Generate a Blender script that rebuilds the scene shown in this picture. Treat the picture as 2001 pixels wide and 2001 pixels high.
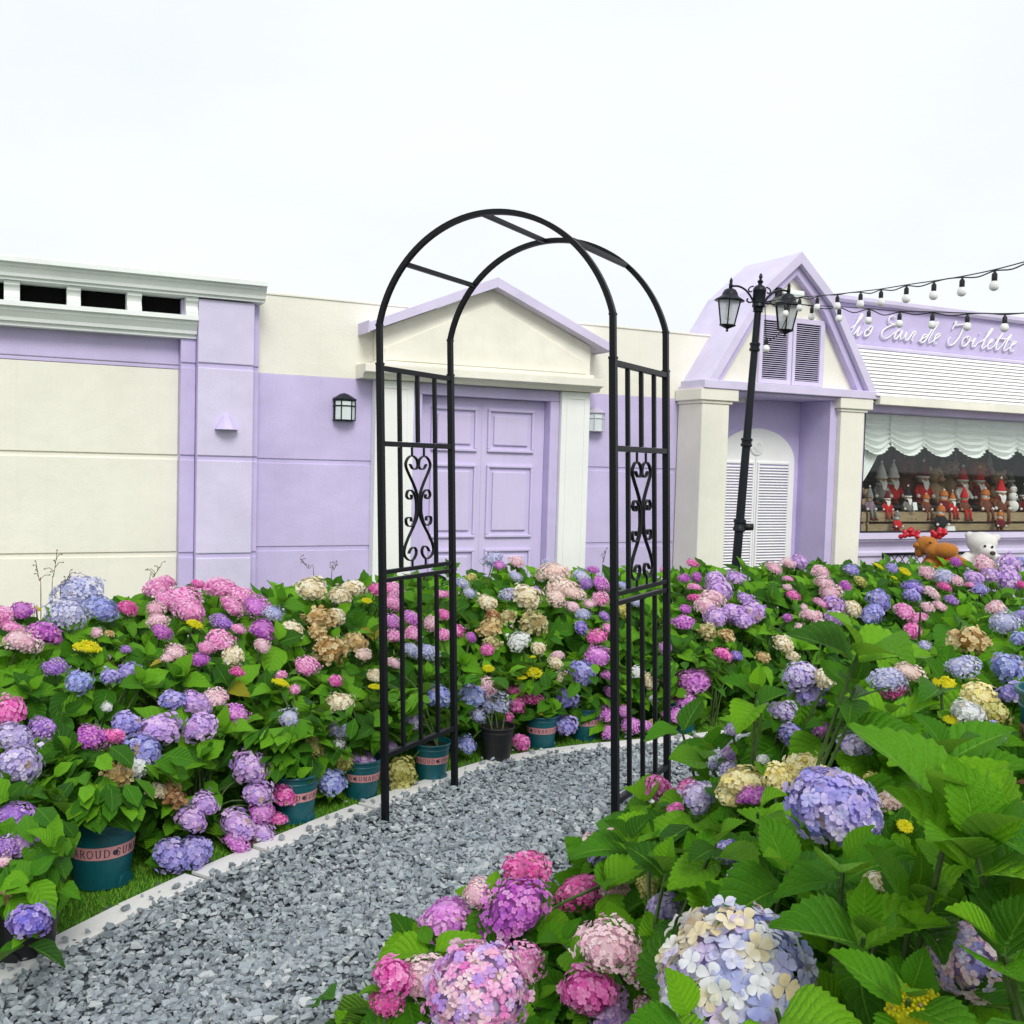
import bpy, bmesh, math, random
import numpy as np
from mathutils import Vector, Matrix

for o in list(bpy.data.objects): bpy.data.objects.remove(o)
scene = bpy.context.scene
COL = scene.collection
rad = math.radians
random.seed(7)
RNG = np.random.default_rng(7)

# ------------------------------------------------------------------ camera
PITCH, ROLL, EYEZ, FPX, CPX = rad(-2.9), rad(1.6), 1.5, 2000.0, 1000.5
_fw = np.array([0, math.cos(PITCH), math.sin(PITCH)])
_up = np.array([0, -math.sin(PITCH), math.cos(PITCH)])
_rt = np.array([1.0, 0, 0])
_r2 = _rt*math.cos(ROLL) + _up*math.sin(ROLL)
_u2 = -_rt*math.sin(ROLL) + _up*math.cos(ROLL)
CM = np.array([_r2, -_u2, _fw])
EYE = np.array([0, 0, EYEZ])
cd = bpy.data.cameras.new('camera'); cam = bpy.data.objects.new('camera', cd); COL.objects.link(cam)
cd.sensor_width = 36; cd.sensor_fit = 'HORIZONTAL'; cd.lens = 36*FPX/2001.0
cd.clip_start = 0.05; cd.clip_end = 3000
cam.matrix_world = Matrix(((_r2[0], _u2[0], -_fw[0], 0), (_r2[1], _u2[1], -_fw[1], 0), (_r2[2], _u2[2], -_fw[2], EYEZ), (0, 0, 0, 1)))
scene.camera = cam
scene.render.resolution_x = 1024; scene.render.resolution_y = 1024

# ------------------------------------------------------------------ sky, sun, exposure
SUN_EL, SUN_AZ = rad(44), rad(163)      # high, behind the camera, veiled by cloud
world = bpy.data.worlds.new('World'); scene.world = world; world.use_nodes = True
wn, wl = world.node_tree.nodes, world.node_tree.links
wn.clear()
wout = wn.new('ShaderNodeOutputWorld'); wbg = wn.new('ShaderNodeBackground')
sky = wn.new('ShaderNodeTexSky'); sky.sky_type = 'NISHITA'; sky.sun_disc = False
sky.sun_elevation = SUN_EL; sky.sun_rotation = SUN_AZ; sky.dust_density = 3
dim = wn.new('ShaderNodeMixRGB'); dim.blend_type = 'MULTIPLY'; dim.inputs[0].default_value = 1; dim.inputs[2].default_value = (0.1, 0.1, 0.1, 1)
wl.new(sky.outputs[0], dim.inputs[1])
tc = wn.new('ShaderNodeTexCoord'); mp = wn.new('ShaderNodeMapping'); mp.inputs['Scale'].default_value = (1.0, 1.0, 2.2)
nz = wn.new('ShaderNodeTexNoise'); nz.inputs['Scale'].default_value = 2.3; nz.inputs['Detail'].default_value = 5; nz.inputs['Roughness'].default_value = 0.5
wl.new(tc.outputs['Generated'], mp.inputs['Vector']); wl.new(mp.outputs[0], nz.inputs['Vector'])
rp = wn.new('ShaderNodeValToRGB')
rp.color_ramp.elements[0].position = 0.3; rp.color_ramp.elements[0].color = (0.785, 0.83, 0.85, 1)
rp.color_ramp.elements[1].position = 0.68; rp.color_ramp.elements[1].color = (0.875, 0.905, 0.915, 1)
wl.new(nz.outputs['Fac'], rp.inputs[0])
cl = wn.new('ShaderNodeMixRGB'); cl.inputs[0].default_value = 0.94
wl.new(dim.outputs[0], cl.inputs[1]); wl.new(rp.outputs[0], cl.inputs[2])
wl.new(cl.outputs[0], wbg.inputs[0]); wbg.inputs[1].default_value = 0.87
wl.new(wbg.outputs[0], wout.inputs[0])
sd = bpy.data.lights.new('sun', 'SUN'); sd.energy = 1.5; sd.angle = rad(24); sd.color = (1, 0.97, 0.92)
sun = bpy.data.objects.new('sun', sd); COL.objects.link(sun)
sun.rotation_euler = (Vector((math.sin(SUN_AZ)*math.cos(SUN_EL), math.cos(SUN_AZ)*math.cos(SUN_EL), math.sin(SUN_EL)))).to_track_quat('Z', 'Y').to_euler()
scene.view_settings.view_transform = 'Standard'; scene.view_settings.look = 'None'
scene.view_settings.gamma = 1; scene.view_settings.use_curve_mapping = False
scene.view_settings.exposure = 0.45

# ------------------------------------------------------------------ pixel helpers (photo is 2001 px square)
ZOOM = {1: (2.542, 0, 450), 2: (2.576, 680, 380), 3: (2.756, 1300, 450), 5: (2.273, 0, 1100), 6: (2.356, 600, 1050),
        7: (2.412, 1200, 1080), 8: (1.4625, 680, 1500), 9: (7.43, 1380, 520), 10: (5.666, 1660, 860), 11: (7.40, 1740, 1000), 12: (5.352, 1640, 600)}
def zz(k, x, y):
    s, a, b = ZOOM[k]; return a + x/s, b + y/s
def ray(x, y): return CM.T @ np.array([(x-CPX)/FPX, (y-CPX)/FPX, 1.0])
def proj(p):
    q = CM @ (np.asarray(p, float)-EYE); return CPX+FPX*q[0]/q[2], CPX+FPX*q[1]/q[2], q[2]
def at_depth(x, y, d): return EYE + ray(x, y)*d
WAZ = rad(64.0)
Ww = np.array([math.sin(WAZ), math.cos(WAZ), 0]); Wn = np.array([math.cos(WAZ), -math.sin(WAZ), 0]); WO = np.array([-.33, 8.9, 0])
def on_wall(x, y, o=0.0):
    d = ray(x, y); t = ((WO-EYE) @ Wn + o)/(d @ Wn); p = EYE+d*t
    return float((p-WO) @ Ww), float(p[2])
def on_ground(x, y, z=0.0):
    d = ray(x, y); return EYE + d*((z-EYEZ)/d[2])

def sstep(a, b, x):
    t = np.clip((x-a)/(b-a), 0, 1); return t*t*(3-2*t)
ARCH_FL = np.array([-.48, 4.1]); ARCH_A = np.array([.87601, -.48230]); ARCH_B = np.array([.48230, .87601])
def gz(x, y):
    """height of the ground: level, banked up by 0.2 m under the right-hand bed"""
    x = np.asarray(x, float); y = np.asarray(y, float)
    u = (x-ARCH_FL[0])*ARCH_A[0] + (y-ARCH_FL[1])*ARCH_A[1]
    return 0.2*sstep(0.1, 1.0, u)*(1-sstep(4.35, 5.2, y))

# ------------------------------------------------------------------ object helpers
def tag(o, label=None, cat=None, group=None, kind=None):
    if label: o['label'] = label
    if cat: o['category'] = cat
    if group: o['group'] = group
    if kind: o['kind'] = kind
    return o
def thing(name, label, cat, loc=(0, 0, 0), rotz=0.0, group=None):
    o = bpy.data.objects.new(name, None); COL.objects.link(o); o.empty_display_size = 0.1
    o.location = loc; o.rotation_euler = (0, 0, rotz)
    return tag(o, label, cat, group)
def link(name, me, parent=None, loc=None, bevel=0.0, mat=None):
    o = bpy.data.objects.new(name, me); COL.objects.link(o)
    if parent is not None: o.parent = parent
    if loc is not None: o.location = loc
    if bevel:
        m = o.modifiers.new('edge', 'BEVEL'); m.width = bevel; m.segments = 2; m.limit_method = 'ANGLE'; m.angle_limit = rad(40)
    return o
class MB:
    def __init__(s): s.v = []; s.f = []; s.m = []
    def add(s, vs, fs, mi=0):
        b = len(s.v); s.v += [tuple(map(float, p)) for p in vs]; s.f += [tuple(i+b for i in f) for f in fs]; s.m += [mi]*len(fs); return s
    def box(s, x0, x1, y0, y1, z0, z1, mi=0):
        vs = [(x0, y0, z0), (x1, y0, z0), (x1, y1, z0), (x0, y1, z0), (x0, y0, z1), (x1, y0, z1), (x1, y1, z1), (x0, y1, z1)]
        return s.add(vs, [(0, 3, 2, 1), (4, 5, 6, 7), (0, 1, 5, 4), (1, 2, 6, 5), (2, 3, 7, 6), (3, 0, 4, 7)], mi)
    def prism(s, poly, fn, a, b, mi=0):
        """poly in 2-D (counter-clockwise), swept from a to b; fn(p2, t) gives the 3-D point"""
        n = len(poly); vs = [fn(p, a) for p in poly] + [fn(p, b) for p in poly]
        fs = [tuple(range(n))[::-1], tuple(range(n, 2*n))] + [(i, (i+1) % n, n+(i+1) % n, n+i) for i in range(n)]
        return s.add(vs, fs, mi)
    def tube(s, pts, r, n=8, mi=0, caps=True, sq=False):
        pts = [np.asarray(p, float) for p in pts]; N = len(pts)
        rs = r if hasattr(r, '__len__') else [r]*N
        vs = []; up = None
        for i, p in enumerate(pts):
            t = pts[min(i+1, N-1)]-pts[max(i-1, 0)]; t = t/(np.linalg.norm(t)+1e-12)
            if up is None:
                up = np.array([0, 0, 1.0]) if abs(t[2]) < .9 else np.array([0, 1.0, 0])
            a = np.cross(t, up); a /= (np.linalg.norm(a)+1e-12); b = np.cross(a, t); up = b
            for k in range(n):
                an = 2*math.pi*(k+(.5 if sq else 0))/n
                vs.append(p + rs[i]*(math.cos(an)*a + math.sin(an)*b)*(1.4142 if sq else 1))
        fs = []
        for i in range(N-1):
            for k in range(n):
                fs.append((i*n+k, i*n+(k+1) % n, (i+1)*n+(k+1) % n, (i+1)*n+k))
        if caps: fs += [tuple(range(n))[::-1], tuple(range((N-1)*n, N*n))]
        return s.add(vs, fs, mi)
    def lathe(s, prof, n=24, c=(0, 0, 0), mi=0, caps=True):
        vs = []; N = len(prof)
        for r, z in prof:
            for k in range(n):
                a = 2*math.pi*k/n; vs.append((c[0]+r*math.cos(a), c[1]+r*math.sin(a), c[2]+z))
        fs = [(i*n+k, i*n+(k+1) % n, (i+1)*n+(k+1) % n, (i+1)*n+k) for i in range(N-1) for k in range(n)]
        if caps:
            if prof[0][0] > 1e-6: fs.append(tuple(range(n))[::-1])
            if prof[-1][0] > 1e-6: fs.append(tuple(range((N-1)*n, N*n)))
        return s.add(vs, fs, mi)
    def ball(s, c, r, nu=12, nv=8, mi=0, rot=None):
        r = (r, r, r) if not hasattr(r, '__len__') else r
        vs = []
        for j in range(nv+1):
            th = math.pi*j/nv
            for i in range(nu):
                ph = 2*math.pi*i/nu
                p = np.array([r[0]*math.sin(th)*math.cos(ph), r[1]*math.sin(th)*math.sin(ph), -r[2]*math.cos(th)])
                if rot is not None: p = np.array(rot @ Vector(p))
                vs.append(p+np.asarray(c))
        fs = [(j*nu+i, j*nu+(i+1) % nu, (j+1)*nu+(i+1) % nu, (j+1)*nu+i) for j in range(nv) for i in range(nu)]
        return s.add(vs, fs, mi)
    def ribbon(s, pts, nrm, wdt, thick, mi=0):
        """flat bar: wdt along nrm, thick within the curve's plane"""
        pts = [np.asarray(p, float) for p in pts]; N = len(pts); nrm = np.asarray(nrm, float); vs = []
        for i, p in enumerate(pts):
            t = pts[min(i+1, N-1)]-pts[max(i-1, 0)]; t /= np.linalg.norm(t); a = np.cross(t, nrm); a /= np.linalg.norm(a)
            for sa, sn in ((-1, -1), (1, -1), (1, 1), (-1, 1)): vs.append(p+a*sa*thick/2+nrm*sn*wdt/2)
        fs = [(i*4+k, i*4+(k+1) % 4, (i+1)*4+(k+1) % 4, (i+1)*4+k) for i in range(N-1) for k in range(4)]
        fs += [(0, 3, 2, 1), tuple(range((N-1)*4, N*4))]
        return s.add(vs, fs, mi)
    def grid(s, P, mi=0):
        nj, ni = len(P), len(P[0])
        return s.add([p for r in P for p in r], [(j*ni+i, j*ni+i+1, (j+1)*ni+i+1, (j+1)*ni+i) for j in range(nj-1) for i in range(ni-1)], mi)
    def mesh(s, name, mats, smooth=False):
        me = bpy.data.meshes.new(name); me.from_pydata(s.v, [], s.f); me.validate()
        for m in (mats if isinstance(mats, (list, tuple)) else [mats]): me.materials.append(m)
        if any(s.m) and len(s.m) == len(me.polygons): me.polygons.foreach_set('material_index', s.m)
        if smooth: me.polygons.foreach_set('use_smooth', [True]*len(me.polygons))
        bm = bmesh.new(); bm.from_mesh(me); bmesh.ops.recalc_face_normals(bm, faces=bm.faces); bm.to_mesh(me); bm.free()
        return me
    def build(s, name, mats, parent=None, smooth=False, bevel=0.0, auto=False):
        me = s.mesh(name, mats, smooth or auto)
        if auto: me.set_sharp_from_angle(angle=rad(35))
        return link(name, me, parent, bevel=bevel)
def catmull(pts, n=8):
    P = [np.asarray(p, float) for p in pts]; P = [2*P[0]-P[1]] + P + [2*P[-1]-P[-2]]; out = []
    for i in range(1, len(P)-2):
        for k in range(n):
            t = k/n
            out.append(.5*((2*P[i])+(P[i+1]-P[i-1])*t+(2*P[i-1]-5*P[i]+4*P[i+1]-P[i+2])*t*t+(3*P[i]-P[i-1]-3*P[i+1]+P[i+2])*t**3))
    out.append(P[-2]); return out

# ------------------------------------------------------------------ materials
def lin(r, g, b, k=1.0):
    f = lambda c: ((c/255+.055)/1.055)**2.4 if c > 10 else c/255/12.92
    return (f(r)*k, f(g)*k, f(b)*k, 1)
def base_mat(name, rough=0.6, spec=0.4):
    m = bpy.data.materials.new(name); m.use_nodes = True; nt = m.node_tree
    p = nt.nodes['Principled BSDF']; p.inputs['Roughness'].default_value = rough; p.inputs['Specular IOR Level'].default_value = spec
    return m, nt, p
def noise(nt, scale, detail=4, rough=.55, coord='Object', vec=None):
    t = nt.nodes.new('ShaderNodeTexNoise'); t.inputs['Scale'].default_value = scale; t.inputs['Detail'].default_value = detail; t.inputs['Roughness'].default_value = rough
    if vec is None:
        c = nt.nodes.new('ShaderNodeTexCoord'); nt.links.new(c.outputs[coord], t.inputs['Vector'])
    else: nt.links.new(vec, t.inputs['Vector'])
    return t
def ramp(nt, fac, stops):
    r = nt.nodes.new('ShaderNodeValToRGB'); e = r.color_ramp.elements
    while len(e) < len(stops): e.new(.5)
    for q, (p, c) in zip(e, stops): q.position = p; q.color = c
    nt.links.new(fac, r.inputs[0]); return r.outputs[0]
def mix(nt, fac, a, b, mode='MIX'):
    m = nt.nodes.new('ShaderNodeMixRGB'); m.blend_type = mode
    for i, x in ((0, fac), (1, a), (2, b)):
        if hasattr(x, 'is_output'): nt.links.new(x, m.inputs[i])
        else: m.inputs[i].default_value = x
    return m.outputs[0]
def math_(nt, op, a, b=0.0, c=0.0):
    m = nt.nodes.new('ShaderNodeMath'); m.operation = op
    for i, x in enumerate((a, b, c)):
        if hasattr(x, 'is_output'): nt.links.new(x, m.inputs[i])
        else: m.inputs[i].default_value = x
    return m.outputs[0]
def bump(nt, p, h, strength=.3, dist=.01):
    b = nt.nodes.new('ShaderNodeBump'); b.inputs['Strength'].default_value = strength; b.inputs['Distance'].default_value = dist
    nt.links.new(h, b.inputs['Height']); nt.links.new(b.outputs[0], p.inputs['Normal'])
def painted(name, col, rough=.75, grain=90, bstr=.35, mottle=.07, chips=0.0, chipcol=(.35, .3, .25, 1), spec=.3):
    m, nt, p = base_mat(name, rough, spec)
    n1 = noise(nt, 2.2, 6, .62); lo = tuple(c*(1-mottle*1.6) for c in col[:3])+(1,); hi = tuple(min(1, c*(1+mottle)) for c in col[:3])+(1,)
    c = ramp(nt, n1.outputs['Fac'], [(.3, lo), (.7, hi)])
    n3 = noise(nt, 0.9, 8, .72); st = ramp(nt, n3.outputs['Fac'], [(.58, (0, 0, 0, 1)), (.78, (1, 1, 1, 1))])
    c = mix(nt, math_(nt, 'MULTIPLY', st, .22), c, tuple(x*.72 for x in col[:3])+(1,))
    tcs = nt.nodes.new('ShaderNodeTexCoord'); mps = nt.nodes.new('ShaderNodeMapping'); mps.inputs['Scale'].default_value = (9, 9, .55); nt.links.new(tcs.outputs['Object'], mps.inputs['Vector'])
    n7 = noise(nt, 1.6, 6, .65, vec=mps.outputs[0]); sk = ramp(nt, n7.outputs['Fac'], [(.55, (0, 0, 0, 1)), (.75, (1, 1, 1, 1))])
    c = mix(nt, math_(nt, 'MULTIPLY', sk, .13), c, tuple(x*.66 for x in col[:3])+(1,))
    if chips:
        n4 = noise(nt, 7, 9, .7); f = ramp(nt, n4.outputs['Fac'], [(.735-chips, (0, 0, 0, 1)), (.75-chips, (1, 1, 1, 1))])
        c = mix(nt, f, c, chipcol)
    nt.links.new(c, p.inputs['Base Color'])
    n2 = noise(nt, grain, 5, .6); n5 = noise(nt, 9, 4, .6)
    bump(nt, p, math_(nt, 'ADD', n2.outputs['Fac'], math_(nt, 'MULTIPLY', n5.outputs['Fac'], 1.5)), bstr, .006)
    return m
def plain(name, col, rough=.5, spec=.4, metal=0.0, nscale=60, bstr=.1, mottle=.12):
    m, nt, p = base_mat(name, rough, spec); p.inputs['Metallic'].default_value = metal
    n = noise(nt, nscale, 4)
    lo = tuple(c*(1-mottle) for c in col[:3])+(1,); hi = tuple(min(1, c*(1+mottle)) for c in col[:3])+(1,)
    nt.links.new(ramp(nt, n.outputs['Fac'], [(.3, lo), (.7, hi)]), p.inputs['Base Color'])
    if bstr: bump(nt, p, n.outputs['Fac'], bstr, .003)
    return m
M = {}
LILAC = (.60, .525, .79, 1)
M['lilac'] = painted('lilac_paint', LILAC)
M['lilac_light'] = painted('pale_lilac_paint', (.685, .63, .83, 1), chips=.01, chipcol=(.3, .26, .3, 1))
M['lilac_door'] = painted('lilac_door_paint', (.64, .565, .81, 1), rough=.55, grain=140, bstr=.12, mottle=.03)
M['cream'] = painted('cream_paint', (.85, .83, .73, 1), mottle=.035)
M['cream_wood'] = painted('cream_wood_paint', (.87, .845, .74, 1), rough=.6, grain=30, bstr=.3, chips=.035, chipcol=(.45, .3, .2, 1))
M['white'] = painted('white_paint', (.88, .89, .87, 1), rough=.55, grain=60, bstr=.15, mottle=.03)
M['white_cool'] = painted('grey_white_paint', (.86, .90, .88, 1), rough=.6, grain=50, bstr=.18, mottle=.05)
M['white_board'] = painted('white_board_paint', (.86, .86, .85, 1), rough=.55, grain=40, bstr=.2, mottle=.03, chips=.03, chipcol=(.55, .53, .5, 1))
M['black_metal'] = plain('black_metal', (.005, .006, .008, 1), .38, .22, 0, 220, .15, .2)
M['lamp_metal'] = plain('dark_grey_metal', (.009, .012, .017, 1), .38, .25, 0, 160, .15, .25)
M['shade_black'] = plain('black_for_shade', (.006, .006, .006, 1), .9, .1, 0, 20, 0)  # black colour standing in for unlit space behind openings
M['black_plastic'] = plain('black_plastic', (.012, .013, .014, 1), .5, .4, 0, 80, .1)
M['teal'] = plain('teal_plastic', (.004, .085, .105, 1), .42, .45, 0, 40, .08, .12)
M['pink_band'] = plain('pink_band', (.55, .26, .27, 1), .5, .3, 0, 60, .02, .06)
M['ink'] = plain('dark_ink', (.02, .03, .05, 1), .5, .3, 0, 30, 0)
M['soil'] = plain('potting_soil', (.03, .02, .013, 1), .95, .1, 0, 120, .8, .5)
M['kerb'] = painted('white_stone', (.74, .735, .72, 1), rough=.6, grain=50, bstr=.25, mottle=.08)
M['concrete'] = plain('ground_earth', (.17, .16, .14, 1), .9, .2, 0, 8, .3, .25)
M['bulb'] = plain('white_bulb', (.86, .86, .85, 1), .25, .5, 0, 10, 0, .02)
M['stem'] = plain('green_stem', (.05, .095, .02, 1), .6, .3, 0, 50, .1, .3)
M['twig'] = plain('brown_twig', (.13, .085, .045, 1), .8, .2, 0, 50, .2, .3)
M['frost'] = plain('frosted_glass', (.66, .74, .74, 1), .2, .6, 0, 30, 0, .05)
M['cloth'] = plain('white_curtain', (.92, .935, .91, 1), .85, .1, 0, 200, .1, .03)
def wood_mat(name, a, b):
    m, nt, p = base_mat(name, .7, .2); tcn = nt.nodes.new('ShaderNodeTexCoord'); mpn = nt.nodes.new('ShaderNodeMapping'); mpn.inputs['Scale'].default_value = (1.5, 14, 14)
    nt.links.new(tcn.outputs['Object'], mpn.inputs['Vector']); n = noise(nt, 4, 8, .65, vec=mpn.outputs[0])
    nt.links.new(ramp(nt, n.outputs['Fac'], [(.3, a), (.7, b)]), p.inputs['Base Color']); bump(nt, p, n.outputs['Fac'], .3, .004); return m
M['crate'] = wood_mat('crate_wood', (.30, .21, .12, 1), (.5, .38, .23, 1))
M['stand'] = wood_mat('orange_wood', (.38, .17, .06, 1), (.58, .32, .14, 1))
def glass_mat(name='window_glass', tint=(.95, .97, .96, 1), k=.03):
    m = bpy.data.materials.new(name); m.use_nodes = True; nt = m.node_tree; nt.nodes.clear()
    out = nt.nodes.new('ShaderNodeOutputMaterial'); mx = nt.nodes.new('ShaderNodeMixShader'); tr = nt.nodes.new('ShaderNodeBsdfTransparent'); gl = nt.nodes.new('ShaderNodeBsdfGlossy')
    tr.inputs[0].default_value = tint; gl.inputs['Roughness'].default_value = .02
    lw = nt.nodes.new('ShaderNodeLayerWeight'); lw.inputs[0].default_value = .25
    f = math_(nt, 'ADD', math_(nt, 'MULTIPLY', lw.outputs['Facing'], .06), k)
    nt.links.new(f, mx.inputs[0]); nt.links.new(tr.outputs[0], mx.inputs[1]); nt.links.new(gl.outputs[0], mx.inputs[2]); nt.links.new(mx.outputs[0], out.inputs[0]); return m
M['glass'] = glass_mat()
def gravel_mat():
    m, nt, p = base_mat('gravel_stone', .7, .35)
    g = nt.nodes.new('ShaderNodeNewGeometry')
    c = ramp(nt, g.outputs['Random Per Island'], [(0, (.09, .113, .135, 1)), (.3, (.165, .203, .235, 1)), (.65, (.245, .29, .325, 1)), (.92, (.355, .395, .42, 1)), (1, (.53, .54, .54, 1))])
    n = noise(nt, 60, 6, .7); c = mix(nt, ramp(nt, n.outputs['Fac'], [(.35, (0, 0, 0, 1)), (.65, (1, 1, 1, 1))]), c, mix(nt, .38, c, (.40, .425, .44, 1)))
    n2 = noise(nt, 28, 5, .6); v = ramp(nt, n2.outputs['Fac'], [(.485, (0, 0, 0, 1)), (.5, (1, 1, 1, 1)), (.515, (0, 0, 0, 1))])
    c = mix(nt, math_(nt, 'MULTIPLY', v, .45), c, (.6, .6, .58, 1))
    nt.links.new(c, p.inputs['Base Color']); bump(nt, p, n.outputs['Fac'], .4, .003); return m
M['gravel'] = gravel_mat()
M['grit'] = plain('gravel_grit', (.085, .095, .105, 1), .9, .2, 0, 150, .8, .45)  # grit coloured dark so it reads as shaded gaps between stones
def turf_mat():
    m, nt, p = base_mat('turf', .8, .2); n = noise(nt, 40, 6, .7); n2 = noise(nt, 5, 4, .6)
    c = mix(nt, n2.outputs['Fac'], ramp(nt, n.outputs['Fac'], [(.3, (.02, .09, .006, 1)), (.7, (.08, .22, .02, 1))]), (.05, .13, .015, 1))
    nt.links.new(c, p.inputs['Base Color']); bump(nt, p, n.outputs['Fac'], .8, .01); return m
M['turf'] = turf_mat()
def blade_mat():
    m, nt, p = base_mat('grass_blade', .6, .25); g = nt.nodes.new('ShaderNodeNewGeometry')
    nt.links.new(ramp(nt, g.outputs['Random Per Island'], [(0, (.05, .18, .01, 1)), (.5, (.13, .36, .02, 1)), (.93, (.21, .43, .03, 1)), (1, (.25, .25, .06, 1))]), p.inputs['Base Color']); return m
M['blade'] = blade_mat()
def leaf_mat(name, dark, midc, light, vein, rough=.42, detail=1.0):
    m = bpy.data.materials.new(name); m.use_nodes = True; nt = m.node_tree; p = nt.nodes['Principled BSDF']
    p.inputs['Roughness'].default_value = rough; p.inputs['Specular IOR Level'].default_value = .2
    oi = nt.nodes.new('ShaderNodeObjectInfo'); g = nt.nodes.new('ShaderNodeNewGeometry')
    r = math_(nt, 'FRACT', math_(nt, 'ADD', oi.outputs['Random'], g.outputs['Random Per Island']))
    c = ramp(nt, r, [(0, dark), (.42, midc), (.82, light), (1, tuple(x*1.15 for x in light[:3])+(1,))])
    uv = nt.nodes.new('ShaderNodeTexCoord'); sp = nt.nodes.new('ShaderNodeSeparateXYZ'); nt.links.new(uv.outputs['UV'], sp.inputs[0])
    au = math_(nt, 'ABSOLUTE', math_(nt, 'SUBTRACT', sp.outputs[0], .5)); v = sp.outputs[1]
    ph = math_(nt, 'MULTIPLY', math_(nt, 'SUBTRACT', v, math_(nt, 'MULTIPLY', au, .62)), 7.5)
    fr = math_(nt, 'ABSOLUTE', math_(nt, 'SUBTRACT', math_(nt, 'FRACT', ph), .5))           # 0.5 on a side vein
    side = ramp(nt, fr, [(.44, (0, 0, 0, 1)), (.49, (1, 1, 1, 1))])
    midr = ramp(nt, au, [(.012, (1, 1, 1, 1)), (.03, (0, 0, 0, 1))])
    vn = math_(nt, 'MAXIMUM', math_(nt, 'MULTIPLY', side, .55), midr)
    n = noise(nt, 55, 5, .65, 'UV' if False else 'Object')
    c = mix(nt, math_(nt, 'MULTIPLY', n.outputs['Fac'], .5), c, dark)
    c = mix(nt, math_(nt, 'MULTIPLY', vn, .5*detail), c, vein)
    back = mix(nt, .45, c, (.16, .25, .07, 1)); c = mix(nt, g.outputs['Backfacing'], c, back)
    ns = noise(nt, 9, 4, .6, 'Object'); n6 = noise(nt, 34, 2, .5, 'Object'); spot = math_(nt, 'MULTIPLY', ramp(nt, n6.outputs['Fac'], [(.66, (0, 0, 0, 1)), (.72, (1, 1, 1, 1))]), ramp(nt, ns.outputs['Fac'], [(.5, (0, 0, 0, 1)), (.62, (1, 1, 1, 1))]))
    c = mix(nt, math_(nt, 'MULTIPLY', spot, .6), c, (.22, .16, .04, 1))
    nt.links.new(c, p.inputs['Base Color'])
    n2 = noise(nt, 26, 3, .6, 'UV')
    h = math_(nt, 'ADD', math_(nt, 'MULTIPLY', math_(nt, 'POWER', math_(nt, 'MULTIPLY', fr, 2), 2), -1), math_(nt, 'ADD', math_(nt, 'MULTIPLY', midr, -1.2), math_(nt, 'MULTIPLY', n2.outputs['Fac'], 1.3)))
    bump(nt, p, h, .55*detail, .006)
    tr = nt.nodes.new('ShaderNodeBsdfTranslucent'); nt.links.new(mix(nt, .5, c, (.24, .5, .02, 1)), tr.inputs[0])
    mx = nt.nodes.new('ShaderNodeMixShader'); mx.inputs[0].default_value = .28 if detail <= 1 else .36
    out = nt.nodes['Material Output']; nt.links.new(p.outputs[0], mx.inputs[1]); nt.links.new(tr.outputs[0], mx.inputs[2]); nt.links.new(mx.outputs[0], out.inputs[0])
    return m
M['leaf'] = leaf_mat('hydrangea_leaf', (.013, .072, .005, 1), (.062, .245, .009, 1), (.185, .48, .015, 1), (.21, .45, .05, 1))
M['leaf_near'] = leaf_mat('hydrangea_leaf_large', (.02, .105, .004, 1), (.078, .31, .007, 1), (.215, .53, .013, 1), (.25, .52, .05, 1), rough=.4, detail=1.15)
M['leaf_yellow'] = leaf_mat('yellowing_leaf', (.10, .20, .01, 1), (.38, .33, .02, 1), (.5, .36, .03, 1), (.4, .4, .08, 1))
PAL = {'pk': ((245, 155, 218), (252, 200, 234), (240, 120, 202)), 'hp': ((228, 40, 160), (245, 105, 195), (210, 30, 150)), 'hpl': ((238, 85, 190), (250, 140, 214), (226, 65, 178)),
       'mg': ((192, 60, 192), (228, 112, 214), (170, 65, 202)), 'or': ((165, 105, 208), (205, 150, 228), (150, 100, 210)), 'orl': ((208, 155, 226), (234, 195, 240), (185, 150, 232)),
       'orp': ((226, 120, 220), (243, 165, 234), (208, 108, 222)), 'lv': ((155, 140, 222), (195, 172, 234), (145, 150, 228)), 'vi': ((128, 98, 205), (172, 135, 224), (115, 110, 215)),
       'bl': ((130, 148, 222), (172, 190, 240), (150, 148, 222)), 'pw': ((135, 145, 222), (178, 182, 240), (150, 135, 220)), 'pb': ((190, 185, 225), (225, 222, 240), (165, 175, 225)),
       'bp': ((245, 212, 220), (248, 228, 228), (238, 175, 205)), 'cr': ((238, 225, 190), (250, 245, 225), (225, 205, 150)), 'cb': ((246, 222, 208), (250, 238, 226), (240, 200, 195)),
       'cy': ((245, 233, 150), (250, 245, 205), (235, 215, 110)), 'yb': ((222, 212, 15), (242, 228, 45), (190, 200, 15)), 'gd': ((215, 180, 115), (240, 222, 170), (185, 140, 70)),
       'br': ((175, 110, 50), (220, 165, 90), (140, 80, 35)), 'ol': ((175, 165, 85), (215, 208, 140), (150, 125, 60)), 'yg': ((198, 195, 90), (226, 222, 145), (170, 165, 60)),
       'wh': ((243, 243, 236), (236, 238, 245), (222, 225, 215)), 'lil': ((200, 180, 230), (226, 212, 241), (175, 160, 225))}
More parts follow.
